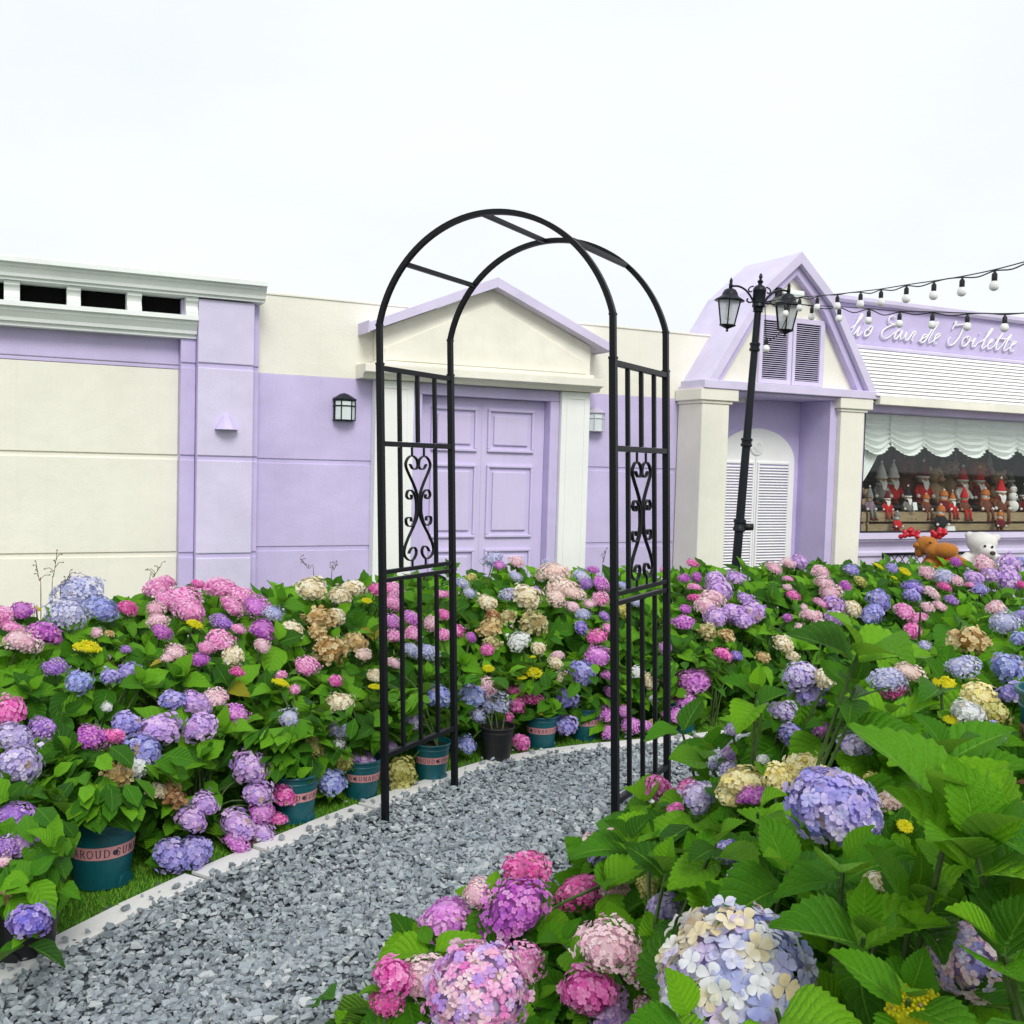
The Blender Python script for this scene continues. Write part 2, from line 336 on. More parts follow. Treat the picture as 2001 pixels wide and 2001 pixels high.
def petal_mat(name, c1, c2, c3, k=.98):
    m = bpy.data.materials.new(name); m.use_nodes = True; nt = m.node_tree; p = nt.nodes['Principled BSDF']
    p.inputs['Roughness'].default_value = .65; p.inputs['Specular IOR Level'].default_value = .2
    a = nt.nodes.new('ShaderNodeAttribute'); a.attribute_name = 'frnd'; oi = nt.nodes.new('ShaderNodeObjectInfo')
    r = math_(nt, 'FRACT', math_(nt, 'ADD', a.outputs['Fac'], math_(nt, 'MULTIPLY', oi.outputs['Random'], 3.7)))
    lt = lambda c, f: tuple(x+(.96-x)*f*(0 if name == 'petals_yb' else .35 if name in ('petals_yg', 'petals_cy', 'petals_gd') else 1) for x in lin(*c, k)[:3])+(1,)
    c = ramp(nt, r, [(0, lt(c1, .06)), (.3, lt(c2, .14)), (.5, lt(c2, .38)), (.7, lt(c2, .14)), (.965, lt(c3, .06)), (.985, (.5, .36, .2, 1))])
    n = noise(nt, 1.4, 3, .5); big = ramp(nt, n.outputs['Fac'], [(.42, (0, 0, 0, 1)), (.62, (1, 1, 1, 1))])
    c = mix(nt, math_(nt, 'MULTIPLY', big, .45), c, lin(*c3, k))
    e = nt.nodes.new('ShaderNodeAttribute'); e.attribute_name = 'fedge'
    c = mix(nt, math_(nt, 'MULTIPLY', math_(nt, 'SUBTRACT', 1.0, e.outputs['Fac']), .26), c, tuple(x*.62 for x in lin(*c3, k)[:3])+(1,))  # petal bases and cores darkened: shade between florets put into the colour
    nt.links.new(c, p.inputs['Base Color'])
    tr = nt.nodes.new('ShaderNodeBsdfTranslucent'); nt.links.new(c, tr.inputs[0]); mx = nt.nodes.new('ShaderNodeMixShader'); mx.inputs[0].default_value = .32
    out = nt.nodes['Material Output']; nt.links.new(p.outputs[0], mx.inputs[1]); nt.links.new(tr.outputs[0], mx.inputs[2]); nt.links.new(mx.outputs[0], out.inputs[0])
    return m
PM = {k: petal_mat('petals_'+k, *v) for k, v in PAL.items()}

# ================================================================== GROUND
def sheet(name, xs, ys, fz, mat, mask=None):
    mb = MB(); idx = {}
    X, Y = np.meshgrid(xs, ys); Zg = fz(X, Y)
    vs = np.stack([X, Y, Zg], -1).reshape(-1, 3); ni = len(xs); fs = []
    for j in range(len(ys)-1):
        for i in range(ni-1):
            if mask is None or mask((xs[i]+xs[i+1])/2, (ys[j]+ys[j+1])/2): fs.append((j*ni+i, j*ni+i+1, (j+1)*ni+i+1, (j+1)*ni+i))
    mb.v = [tuple(p) for p in vs]; mb.f = fs; mb.m = [0]*len(fs)
    me = bpy.data.meshes.new(name); me.from_pydata(mb.v, [], mb.f); me.materials.append(mat)
    me.polygons.foreach_set('use_smooth', [True]*len(me.polygons))
    bm = bmesh.new(); bm.from_mesh(me); bmesh.ops.delete(bm, geom=[v for v in bm.verts if not v.link_faces], context='VERTS'); bm.to_mesh(me); bm.free()
    return link(name, me)
far = [-900, -300, -100, -40, -20, -12]
xs = far + list(np.arange(-8, 9.01, .25)) + [12, 20, 40, 100, 300, 900]
ys = far + list(np.arange(-6, 14.01, .25)) + [20, 40, 100, 300, 900]
tag(sheet('ground', np.array(xs), np.array(ys), lambda x, y: gz(x, y)-.012, M['concrete']), kind='structure')

KP = catmull([(-2.25, .6), (-1.78, 1.9), (-1.40, 2.77), (-1.14, 3.34), (-.82, 3.89), (-.57, 4.27), (-.36, 4.56), (-.02, 4.98), (.45, 5.27), (1.11, 5.56), (2.2, 6.1), (3.4, 6.75), (5.2, 7.7)], 24)
KP = np.array(KP); _seg = np.linalg.norm(np.diff(KP, axis=0), axis=1); KS = np.concatenate([[0], np.cumsum(_seg)])
KT = np.gradient(KP, axis=0); KT /= np.linalg.norm(KT, axis=1)[:, None]; KN = np.stack([-KT[:, 1], KT[:, 0]], -1)     # KN points into the flower bank
def kerb_sd(x, y):
    """signed distance from the kerb (positive on the bank side) and arc length"""
    x = np.atleast_1d(np.asarray(x, float)); y = np.atleast_1d(np.asarray(y, float))
    D = (x[:, None]-KP[None, :, 0])**2+(y[:, None]-KP[None, :, 1])**2; i = D.argmin(1)
    c = (x-KP[i, 0])*KN[i, 0]+(y-KP[i, 1])*KN[i, 1]
    return np.sign(c)*np.sqrt(D[np.arange(len(x)), i]), KS[i]
def kerb_at(s, d):
    i = int(np.clip(np.searchsorted(KS, s), 0, len(KS)-1)); p = KP[i]+KN[i]*d; return float(p[0]), float(p[1]), KT[i]
# turf strip between kerb and wall, gravel bed on the other side
tag(sheet('lawn', np.arange(-6.5, 7.01, .1), np.arange(.6, 9.5, .1), lambda x, y: gz(x, y)-.004, M['turf'], lambda x, y: -.02 < kerb_sd(x, y)[0][0] < 3.2), kind='structure')
tag(sheet('gravel_path', np.arange(-2.4, 5, .1), np.arange(.4, 8, .1), lambda x, y: gz(x, y)-.002, M['grit'], lambda x, y: -2.1 < kerb_sd(x, y)[0][0] < .08), kind='structure')

kerb = tag(bpy.data.objects.new('kerb', None), kind='structure'); COL.objects.link(kerb)
s = .15
while s < KS[-1]-.4:
    L = .30; x0, y0, t0 = kerb_at(s, .03); x1, y1, t1 = kerb_at(s+L-.005, .03)
    a = np.array([x0, y0]); b = np.array([x1, y1]); t = (b-a)/np.linalg.norm(b-a); n = np.array([-t[1], t[0]])*.051
    dz = random.uniform(-.002, .002)
    mb = MB(); q = [a-n, b-n, b+n, a+n]; zt = [float(gz(*p))+.012+dz for p in q]
    mb.add([(p[0], p[1], z-.06) for p, z in zip(q, zt)]+[(p[0], p[1], z) for p, z in zip(q, zt)], [(0, 3, 2, 1), (4, 5, 6, 7), (0, 1, 5, 4), (1, 2, 6, 5), (2, 3, 7, 6), (3, 0, 4, 7)])
    mb.build('kerb_tile', M['kerb'], kerb, bevel=.003)
    s += L

def hull_stone(seed):
    r = np.random.default_rng(seed); bm = bmesh.new()
    for _ in range(11):
        v = r.normal(size=3); v /= np.linalg.norm(v); bm.verts.new(v*r.uniform(.75, 1.0)*np.array([1.0, .72, .5]))
    res = bmesh.ops.convex_hull(bm, input=bm.verts); bmesh.ops.delete(bm, geom=[e for e in res['geom_interior'] if isinstance(e, bmesh.types.BMVert)], context='VERTS')
    bmesh.ops.triangulate(bm, faces=bm.faces); bm.verts.index_update()
    V = np.array([v.co for v in bm.verts]); F = np.array([[v.index for v in f.verts] for f in bm.faces]); bm.free(); return V, F
def rand_rots(n, r, tilt):
    ax = r.normal(size=(n, 3)); ax[:, 2] *= .4; ax /= np.linalg.norm(ax, axis=1)[:, None]; an = r.normal(size=n)*tilt
    K = np.zeros((n, 3, 3)); K[:, 0, 1] = -ax[:, 2]; K[:, 0, 2] = ax[:, 1]; K[:, 1, 0] = ax[:, 2]; K[:, 1, 2] = -ax[:, 0]; K[:, 2, 0] = -ax[:, 1]; K[:, 2, 1] = ax[:, 0]
    R = np.eye(3)+np.sin(an)[:, None, None]*K+(1-np.cos(an))[:, None, None]*(K@K)
    z = r.uniform(0, 2*np.pi, n); Zm = np.zeros((n, 3, 3)); Zm[:, 0, 0] = np.cos(z); Zm[:, 0, 1] = -np.sin(z); Zm[:, 1, 0] = np.sin(z); Zm[:, 1, 1] = np.cos(z); Zm[:, 2, 2] = 1
    return Zm@R
def soup(name, Vs, Fs, mat, smooth=False):
    off = np.cumsum([0]+[len(v) for v in Vs[:-1]]); V = np.concatenate(Vs); F = np.concatenate([f+o for f, o in zip(Fs, off)])
    return np_mesh(name, V, F, mat, smooth)
def np_mesh(name, V, F, mat, smooth=False):
    me = bpy.data.meshes.new(name); k = F.shape[1]; me.vertices.add(len(V)); me.vertices.foreach_set('co', V.astype(np.float32).ravel())
    me.loops.add(F.size); me.loops.foreach_set('vertex_index', F.astype(np.int32).ravel())
    me.polygons.add(len(F)); me.polygons.foreach_set('loop_start', np.arange(0, F.size, k, dtype=np.int32))
    me.polygons.foreach_set('use_smooth', np.full(len(F), smooth)); me.update(calc_edges=True); me.validate()
    for m in (mat if isinstance(mat, (list, tuple)) else [mat]): me.materials.append(m)
    return me
def make_gravel():
    r = np.random.default_rng(3); shapes = [hull_stone(100+i) for i in range(26)]
    n = 84000; P = np.stack([r.uniform(-2.2, 3.2, n*3), r.uniform(1.5, 7.2, n*3)], -1)
    sd_, _ = kerb_sd(P[:, 0], P[:, 1])
    lim = np.where(P[:, 1] > 4.9, -1.3, -1.75)
    keep = (sd_ < -.03+r.normal(size=len(sd_))*.014) & (sd_ > lim) & (P[:, 1] > 1.9); keep &= ~((P[:, 0] > .75) & (P[:, 1] < 3.3)); P = P[keep][:52000]; sd_ = sd_[keep][:52000]
    # strays on the kerb and the turf edge
    st = []
    for _ in range(190):
        x, y, _t = kerb_at(r.uniform(2.0, 8.5), r.normal()*.05+.015); st.append((x, y))
    nmain = len(P); P = np.concatenate([P, np.array(st)]); n = len(P)
    size = np.clip(r.lognormal(math.log(.0140), .34, n), .006, .029); R = rand_rots(n, r, .55); sh = r.integers(0, len(shapes), n)
    zb = gz(P[:, 0], P[:, 1])+size*.25+r.uniform(0, .016, n)*(np.arange(n) < nmain)+.016*(np.arange(n) >= nmain)
    Vs, Fs = [], []
    for k, (V, F) in enumerate(shapes):
        ii = np.where(sh == k)[0]
        W = np.einsum('nij,vj->nvi', R[ii], V)*size[ii][:, None, None]; W[:, :, 0] += P[ii, 0][:, None]; W[:, :, 1] += P[ii, 1][:, None]; W[:, :, 2] += zb[ii][:, None]
        Vs.append(W.reshape(-1, 3)); Fs.append((F[None]+(np.arange(len(ii))*len(V))[:, None, None]).reshape(-1, 3))
    tag(link('gravel', soup('gravel', Vs, Fs, M['gravel'])), 'loose blue-grey crushed gravel covering the path', 'gravel', kind='stuff')
make_gravel()
def make_grass():
    r = np.random.default_rng(5); n = 85000
    sv = r.uniform(1.6, 9.0, n); dv = r.uniform(.085, .62, n); i = np.clip(np.searchsorted(KS, sv), 0, len(KS)-1); P = KP[i]+KN[i]*dv[:, None]+r.normal(size=(n, 2))*.008
    h = r.uniform(.008, .02, n); a = r.uniform(0, 2*np.pi, n); w = .0016; ln = r.normal(size=(n, 2))*.006; z = gz(P[:, 0], P[:, 1])-.004
    V = np.zeros((n, 3, 3)); V[:, 0, 0] = P[:, 0]-np.cos(a)*w; V[:, 0, 1] = P[:, 1]-np.sin(a)*w; V[:, 1, 0] = P[:, 0]+np.cos(a)*w; V[:, 1, 1] = P[:, 1]+np.sin(a)*w
    V[:, 2, 0] = P[:, 0]+ln[:, 0]; V[:, 2, 1] = P[:, 1]+ln[:, 1]; V[:, :2, 2] = z[:, None]; V[:, 2, 2] = z+h
    tag(link('grass', np_mesh('grass', V.reshape(-1, 3), np.arange(n*3).reshape(-1, 3), M['blade'])), 'short green turf along the white kerb', 'grass', kind='stuff')
make_grass()

# ================================================================== BUILDINGS (wall frame: x along the wall, -y towards the camera)
WROT = math.pi/2-WAZ
def wthing(name, label, cat, s=0.0, o=0.0, z=0.0, group=None):
    p = WO+Ww*s+Wn*o; t = thing(name, label, cat, (p[0], p[1], z), WROT, group); t['_s'] = 0; del t['_s']; WOFF[t.name] = (s, o, z); return t
WOFF = {}
def wb(parent, name, mat, s0, s1, o0, o1, z0, z1, bevel=.004):
    s, o, z = WOFF[parent.name] if parent.name in WOFF else WOFF[parent.parent.name]
    mb = MB(); mb.box(s0-s, s1-s, -(o1-o), -(o0-o), z0-z, z1-z); return mb.build(name, mat, parent, bevel=bevel)
def wprism_s(parent, name, mat, prof, s0, s1, bevel=0, smooth=False):
    """profile in (o, z) swept along the wall"""
    s, o, z = WOFF[parent.name] if parent.name in WOFF else WOFF[parent.parent.name]
    mb = MB(); mb.prism(prof, lambda p, t: (t-s, -(p[0]-o), p[1]-z), s0, s1); return mb.build(name, mat, parent, bevel=bevel)
def wprism_o(parent, name, mat, poly, o0, o1, bevel=0):
    """outline in (s, z) swept towards the camera"""
    s, o, z = WOFF[parent.name] if parent.name in WOFF else WOFF[parent.parent.name]
    mb = MB(); mb.prism(poly, lambda p, t: (p[0]-s, -(t-o), p[1]-z), o0, o1); return mb.build(name, mat, parent, bevel=bevel)

# ---- building with the white louvred cornice
A = wthing('cornice_building', 'cream building front with lilac pillar and white cornice pierced by black vents', 'building', -3.2, 0)
wb(A, 'back_wall', M['cream'], -5.2, -1.9, -.35, -.012, 0, 2.36, 0)
for z0, z1 in ((0.0, .695), (.73, 1.435), (1.47, 2.115)): wb(A, 'wall_panel', M['cream'], -5.2, -2.482, -.012, 0, z0, z1)
wb(A, 'fascia_band', M['lilac'], -5.2, -2.482, -.012, .004, 2.118, 2.142); wb(A, 'fascia_band', M['lilac'], -5.2, -2.482, -.012, .004, 2.150, 2.36)
for (s0, s1, o1) in ((-2.48, -2.371, .10), (-2.37, -1.958, .20), (-1.957, -1.90, .11)):
    wb(A, 'pillar_core', M['lilac'], s0+.002, s1-.002, -.3, o1-.012, 0, 2.63, 0)
    for z0, z1 in ((0, .695), (.73, 1.435), (1.47, 2.128), (2.165, 2.635)): wb(A, 'pillar_block', M['lilac_light'] if o1 == .2 else M['lilac'], s0, s1, o1-.02, o1, z0, z1, .006)
corn_lo = [(.0, 2.345), (.12, 2.345), (.12, 2.372), (.145, 2.376), (.15, 2.40), (.175, 2.435), (.185, 2.446), (.185, 2.468), (.215, 2.472), (.215, 2.505), (0, 2.505)]
wprism_s(A, 'lower_cornice', M['white_cool'], corn_lo, -5.2, -2.372)
corn_hi = [(-.6, 2.645), (.23, 2.645), (.23, 2.665), (.25, 2.668), (.255, 2.69), (.275, 2.725), (.285, 2.735), (.285, 2.752), (.32, 2.756), (.32, 2.79), (.30, 2.80), (-.6, 2.80)]
wprism_s(A, 'upper_cornice', M['white_cool'], corn_hi, -5.2, -1.885)
for s0, s1 in ((-2.46, -2.372), (-2.87, -2.77), (-3.27, -3.18), (-3.67, -3.57), (-4.07, -3.97), (-4.47, -4.37), (-4.87, -4.77)):
    wprism_s(A, 'bracket', M['white_cool'], [(.05, 2.506), (.205, 2.506), (.205, 2.535), (.185, 2.55), (.175, 2.575), (.185, 2.60), (.205, 2.615), (.205, 2.644), (.05, 2.644)], s0, s1, bevel=.003)
wb(A, 'vent_shade_block', M['shade_black'], -5.2, -2.40, -.28, .02, 2.506, 2.643, 0)  # solid black block: darkness inside the vents is put into its colour
# ---- small triangular sconce
t = wthing('wall_sconce', 'small triangular lilac uplight shade on the lilac pillar', 'wall lamp', -2.16, .2, 1.67)
mb = MB(); mb.add([(-.085, 0, 0), (.085, 0, 0), (.085, -.05, 0), (.03, -.1, 0), (-.03, -.1, 0), (-.085, -.05, 0), (-.02, 0, .115), (.02, 0, .115), (.016, -.028, .108), (-.016, -.028, .108)],
                  [(0, 5, 4, 3, 2, 1), (6, 7, 8, 9), (0, 1, 7, 6), (1, 2, 8, 7), (2, 3, 8), (3, 4, 9, 8), (4, 5, 9), (5, 0, 6, 9)])
mb.build('shade', M['lilac'], t, bevel=.003)
# ---- boundary wall
B = wthing('boundary_wall', 'long wall with cream top and lilac lower panels behind the flowers', 'wall', .3, 0)
for q in ((-1.899, -.62, 0, 2.74), (-.6195, .7745, 2.128, 2.74), (.775, 2.41, 0, 2.74), (2.4105, 2.9, 2.22, 2.74)): wb(B, 'wall_core', M['cream'], q[0], q[1], -.22, -.012, q[2], q[3], 0)
wb(B, 'upper_panel', M['cream'], -1.899, 2.9, -.012, -.004, 2.13, 2.745, 0); wb(B, 'wall_coping', M['cream'], -1.899, 2.9, -.24, .006, 2.745, 2.762, .003)
for s0, s1 in ((-1.899, -.62), (.81, 2.1)):
    for z0, z1 in ((0, .725), (.76, 1.425), (1.46, 2.128)): wb(B, 'lower_panel', M['lilac'], s0, s1, -.012, .002, z0, z1)
for q in ((-1.899, -.62), (.81, 2.1)): wb(B, 'wall_joint', M['lilac'], q[0], q[1], -.012, -.007, .0, 2.127, 0)
# ---- door portico
Pt = wthing('door_portico', 'classical door surround with cream pediment, white pilasters and lilac roof edge', 'portico', .06, 0)
for s0, s1 in ((-.95, -.62), (.775, 1.065)):
    pl = wb(Pt, 'pilaster', M['white'], s0, s1, .003, .115, 0, 2.125, .006)
    f = .022
    for q in ((s0+.05, s1-.05, 2.06, 2.06+f/2), (s0+.05, s0+.05+f/2, .1, 2.06), (s1-.05-f/2, s1-.05, .1, 2.06)):
        wb(pl, 'panel_bead', M['white'], q[0], q[1], .1152, .1215, q[2], q[3], .002)
for s0, s1, z0, z1 in ((-.618, -.53, 0, 2.03), (.685, .773, 0, 2.03), (-.618, .773, 2.031, 2.125)): wb(Pt, 'door_frame', M['lilac'], s0, s1, -.1, .075, z0, z1, .006)
d = wb(Pt, 'door', M['lilac_door'], -.528, .683, -.12, -.035, 0, 2.029, .002); 
for sA, sB in ((-.41, .02), (.12, .575)):
    for z0, z1 in ((1.565, 1.945), (.815, 1.455), (.10, .715)):
        # raised moulding frame, sunk ground, raised field
        w_ = .025
        for q in ((sA, sB, z1-w_, z1), (sA, sB, z0, z0+w_), (sA, sA+w_, z0+w_+.001, z1-w_-.001), (sB-w_, sB, z0+w_+.001, z1-w_-.001)): wb(d, 'panel_moulding', M['lilac_door'], *q[:2], -.0345, -.010, *q[2:], .006)
        wb(d, 'door_panel', M['lilac_door'], sA+.06, sB-.06, -.0345, -.016, z0+.06, z1-.06, .012)
wb(d, 'meeting_stile', M['lilac_door'], .066, .074, -.0345, -.03, .02, 2.0, .001)
wprism_s(Pt, 'entablature', M['cream_wood'], [(.0, 2.128), (.18, 2.128), (.20, 2.16), (.255, 2.175), (.255, 2.24), (0, 2.245)], -1.09, 1.12, bevel=.004)
wb(Pt, 'pediment_ledge', M['cream_wood'], -.97, 1.05, .0, .20, 2.246, 2.275, .004)
wprism_o(Pt, 'pediment', M['cream_wood'], [(-.94, 2.276), (1.03, 2.276), (1.03, 2.535), (.05, 2.945), (-.94, 2.535)], 0, .15)
for sg in (-1, 1):   # inner triangular board
    pass
wprism_o(Pt, 'pediment_field', M['cream_wood'], [(-.90, 2.285), (.99, 2.285), (.99, 2.38), (.05, 2.825), (-.90, 2.38)], .1502, .166, bevel=.003)
for sg in (-1, 1):
    e = .045+1.11*sg
    poly = [(.045, 2.945), (e, 2.49), (e, 2.568), (.045, 3.032)]
    wprism_o(Pt, 'roof_edge', M['lilac_light'], poly if sg < 0 else poly[::-1], -.35, .27, bevel=.004)
    wb(Pt, 'roof_return', M['lilac_light'], min(e, e+.012*sg), max(e, e+.012*sg), -.35, .273, 2.482, 2.58, .003)
# ---- wall lanterns
def wall_lantern(label, s, mat, glassmat):
    t = wthing('wall_lantern', label, 'wall lamp', s, .004, 1.78)
    w, h, dp = .17, .16, .09
    mb = MB(); mb.box(-w/2, w/2, -.012, 0, 0, h+.03); mb.build('back_plate', mat, t, bevel=.002)
    cs = [(-w/2, 0), (-w/2, -dp*.55), (-w/4, -dp), (w/4, -dp), (w/2, -dp*.55), (w/2, 0)]
    for k, z in enumerate((0, h*.72, h)):
        mb = MB(); mb.tube([(x, y, z+.006) for x, y in cs], .006, 6); mb.build('frame_ring', mat, t)
    for x, y in cs[1:-1]: mb = MB(); mb.tube([(x, y, 0), (x, y, h)], .0055, 6); mb.build('frame_bar', mat, t)
    mb = MB(); mb.prism([(x*.94, y*.92-.006) for x, y in cs], lambda p, q: (p[0], p[1], q), .006, h); mb.build('glass', glassmat, t)
    top = [(x*1.1, y*1.12) for x, y in cs]; mb = MB(); n = len(top)
    vs = [(x, y, h+.008) for x, y in top]+[(x, y, h+.018) for x, y in top]+[(x*.35, y*.45, h+.058) for x, y in top]+[(0, -.012, h+.068)]
    fs = [tuple(range(n))[::-1]]+[(i, i+1, n+i+1, n+i) for i in range(n-1)]+[(n+i, n+i+1, 2*n+i+1, 2*n+i) for i in range(n-1)]+[(2*n+i, 2*n+i+1, 3*n) for i in range(n-1)]
    mb.add(vs, fs); mb.build('roof', mat, t)
    mb = MB(); mb.lathe([(.012, .02), (.012, .05), (.028, .055), (.03, .10), (.02, .125), (0, .13)], 10, (0, -.045, 0)); mb.build('bulb', M['bulb'], t, smooth=True)
def milky(name, k=.45):
    m = bpy.data.materials.new(name); m.use_nodes = True; nt = m.node_tree; p = nt.nodes['Principled BSDF']; p.inputs['Base Color'].default_value = (.82, .88, .88, 1); p.inputs['Roughness'].default_value = .2
    tl = nt.nodes.new('ShaderNodeBsdfTranslucent'); tl.inputs[0].default_value = (.85, .9, .9, 1); a = nt.nodes.new('ShaderNodeMixShader'); a.inputs[0].default_value = .5; b = nt.nodes.new('ShaderNodeMixShader'); b.inputs[0].default_value = k; tr = nt.nodes.new('ShaderNodeBsdfTransparent')
    nt.links.new(p.outputs[0], a.inputs[1]); nt.links.new(tl.outputs[0], a.inputs[2]); nt.links.new(a.outputs[0], b.inputs[1]); nt.links.new(tr.outputs[0], b.inputs[2]); nt.links.new(b.outputs[0], nt.nodes['Material Output'].inputs[0]); return m
M['lantern_glass'] = milky('lantern_glass')  # frosted panes whose bluish white also paints in the reflected sky
wall_lantern('black framed wall lantern on the lilac wall between pillar and door', -1.19, M['lamp_metal'], M['frost'])
M['lilac_metal'] = plain('pale_lilac_metal', (.5, .46, .58, 1), .5, .4, 0, 80, .1)
wall_lantern('pale grey-lilac wall lantern on the lilac wall beside the porch', 1.17, M['lilac_metal'], M['frost'])

# ---- gabled porch
G = wthing('gabled_porch', 'lilac gambrel-roofed porch with cream columns and shuttered gable', 'porch', 3.17, .2)
gc = 3.17
outer = [(-1.075, 2.215), (-.46, 3.165), (0, 3.565), (.46, 3.165), (1.075, 2.215)]
def off(prof, k, dz): return [(x*(1-k), z-dz) for x, z in prof]
def roofstrip(name, o0, o1, top, bot, mat, parent=G):
    for i in range(4):
        poly = [(gc+bot[i][0], bot[i][1]), (gc+bot[i+1][0], bot[i+1][1]), (gc+top[i+1][0], top[i+1][1]), (gc+top[i][0], top[i][1])]
        wprism_o(parent, name, mat, poly, o0, o1, bevel=.004)
in1 = [(-.985, 2.215), (-.41, 3.10), (0, 3.455), (.41, 3.10), (.985, 2.215)]
in2 = [(-.90, 2.215), (-.365, 3.03), (0, 3.355), (.365, 3.03), (.90, 2.215)]
roofstrip('roof_panel', -.42, .375, outer, in1, M['lilac_light'])
roofstrip('bargeboard', .3752, .425, [(x*1.008, z+.008) for x, z in outer], in1, M['lilac_light'])
roofstrip('inner_bargeboard', .25, .365, [(x*.998, z-.004) for x, z in in1], in2, M['lilac'])
wprism_o(G, 'gable_wall', M['cream'], [(gc+x*1.02, z) for x, z in in2][::-1], .1, .29)
wprism_o(G, 'gable_back', M['cream'], [(gc+x*.99, z) for x, z in in1][::-1], -.41, -.36)
wb(G, 'porch_beam', M['lilac_light'], 2.085, 4.245, .05, .43, 2.214, 2.292, .005)
wb(G, 'porch_soffit', M['lilac'], 2.12, 4.2, -.1, .36, 2.18, 2.213, .002)
for (c0, c1, k0, k1) in ((2.10, 2.41, 2.07, 2.50), (3.79, 4.10, 3.70, 4.19)):
    col = wb(G, 'column', M['cream'], c0, c1, .004, .385, 0, 2.075, .008)
    for z0, z1, g in ((2.0755, 2.105, .015), (2.1055, 2.212, .04)): wb(col, 'capital', M['cream'], c0-g, c1+g*2, .004, .385+g*.8, z0, z1, .006)
wb(G, 'recess_wall', M['lilac'], 2.41, 3.74, -.16, -.105, 0, 2.18, 0)
wb(G, 'recess_side', M['lilac'], 3.70, 3.788, -.104, .33, 0, 2.178, .004); wb(G, 'recess_side', M['lilac'], 2.412, 2.45, -.104, .33, 0, 2.178, .004)
# arched white door
dc = 3.13; hw = .49
ap = [(dc-hw, .01), (dc+hw, .01)]+[(dc+hw*math.cos(a), 1.555+.335*math.sin(a)) for a in np.linspace(0, math.pi, 21)]
AD = wprism_o(G, 'arched_door', M['white'], ap, -.104, -.07, bevel=.004)
for sA, sB in ((2.715, 3.075), (3.155, 3.53)):
    wb(AD, 'louvre_backing', M['lilac'], sA, sB, -.0698, -.066, .12, 1.53, 0)
    for q in ((sA-.02, sA, .1, 1.55), (sB, sB+.02, .1, 1.55), (sA, sB, 1.531, 1.55), (sA, sB, .1, .119)): wb(AD, 'louvre_frame', M['white'], q[0], q[1], -.0698, -.05, q[2], q[3], .002)
    s_, o_, z_ = WOFF[G.name]; mb = MB(); mb.prism([(-.066, 0.0), (-.048, -.012), (-.046, -.009), (-.064, .005)], lambda p, t: (t-s_, -(p[0]-o_), p[1]), sA+.001, sB-.001); me = mb.mesh('door_slat', M['white'])
    z = .14
    while z < 1.525: link('slat', me, AD, (0, 0, z)); z += .0285
mb = MB(); mb.lathe([(0, 0), (.08, 0), (.085, .006), (.08, .016), (.07, .012), (.066, .014), (0, .016)], 28)
em = mb.build('emblem', M['white'], AD, smooth=True); em.rotation_euler = (rad(90), 0, 0); em.location = (3.12-gc, .2+.07, 1.70)
sw = MB()
for k in range(3):
    pts = [(.012*math.cos(a+k*2.1)*(1+a*.9), .012*math.sin(a+k*2.1)*(1+a*.9), .018) for a in np.linspace(0, 3.4, 14)]; sw.tube(pts, .004, 6)
so = sw.build('emblem_scroll', M['white'], AD, smooth=True); so.rotation_euler = (rad(90), 0, 0); so.location = em.location
wb(AD, 'door_gap', M['lilac'], 3.112, 3.118, -.0698, -.0685, .02, 1.60, 0)
# shutters
for k, (s0, s1, a, b) in enumerate(((2.79, 3.187, 2.83, 3.135), (3.195, 3.595, 3.235, 3.54))):
    sh = wb(G, 'shutter', M['lilac_light'], s0, s1, .291, .297, 2.305, 2.955, .001)
    wb(sh, 'louvre_backing', M['shade_black'], a, b, .2972, .298, 2.35, 2.905, 0)  # black panel paints the shade between the slats
    for q in ((s0, a, 2.305, 2.955), (b, s1, 2.305, 2.955), (a, b, 2.906, 2.955), (a, b, 2.305, 2.349)): wb(sh, 'shutter_rail', M['lilac_light'], q[0]+.0005, q[1]-.0005, .2972, .322, q[2], q[3], .002)
    mb = MB(); mb.prism([(.299, .003), (.317, -.004), (.317, .0005), (.299, .0055)], lambda p, t: (t-s_, -(p[0]-o_), p[1]), a+.001, b-.001); me = mb.mesh('shutter_slat', M['lilac_light'])
    for i in range(27): link('slat', me, sh, (0, 0, 2.36+i*.0203))
# floodlight in the gable
t = wthing('floodlight', 'small white box floodlight fixed under the gable peak', 'light', 3.1, .30, 3.15)
mb = MB(); mb.box(-.13, .13, -.12, -.01, 0, .05); mb.build('housing', M['white_cool'], t, bevel=.012)
mb = MB(); mb.box(-.19, -.131, -.10, -.02, -.02, .06); mb.build('driver_box', M['black_plastic'], t, bevel=.006)
mb = MB(); mb.box(-.12, .12, -.115, -.015, -.012, -.001); mb.build('lens', M['frost'], t); mb = MB(); mb.tube([(0, .02, .02), (0, -.03, .02)], .012, 8); mb.build('bracket', M['lamp_metal'], t)

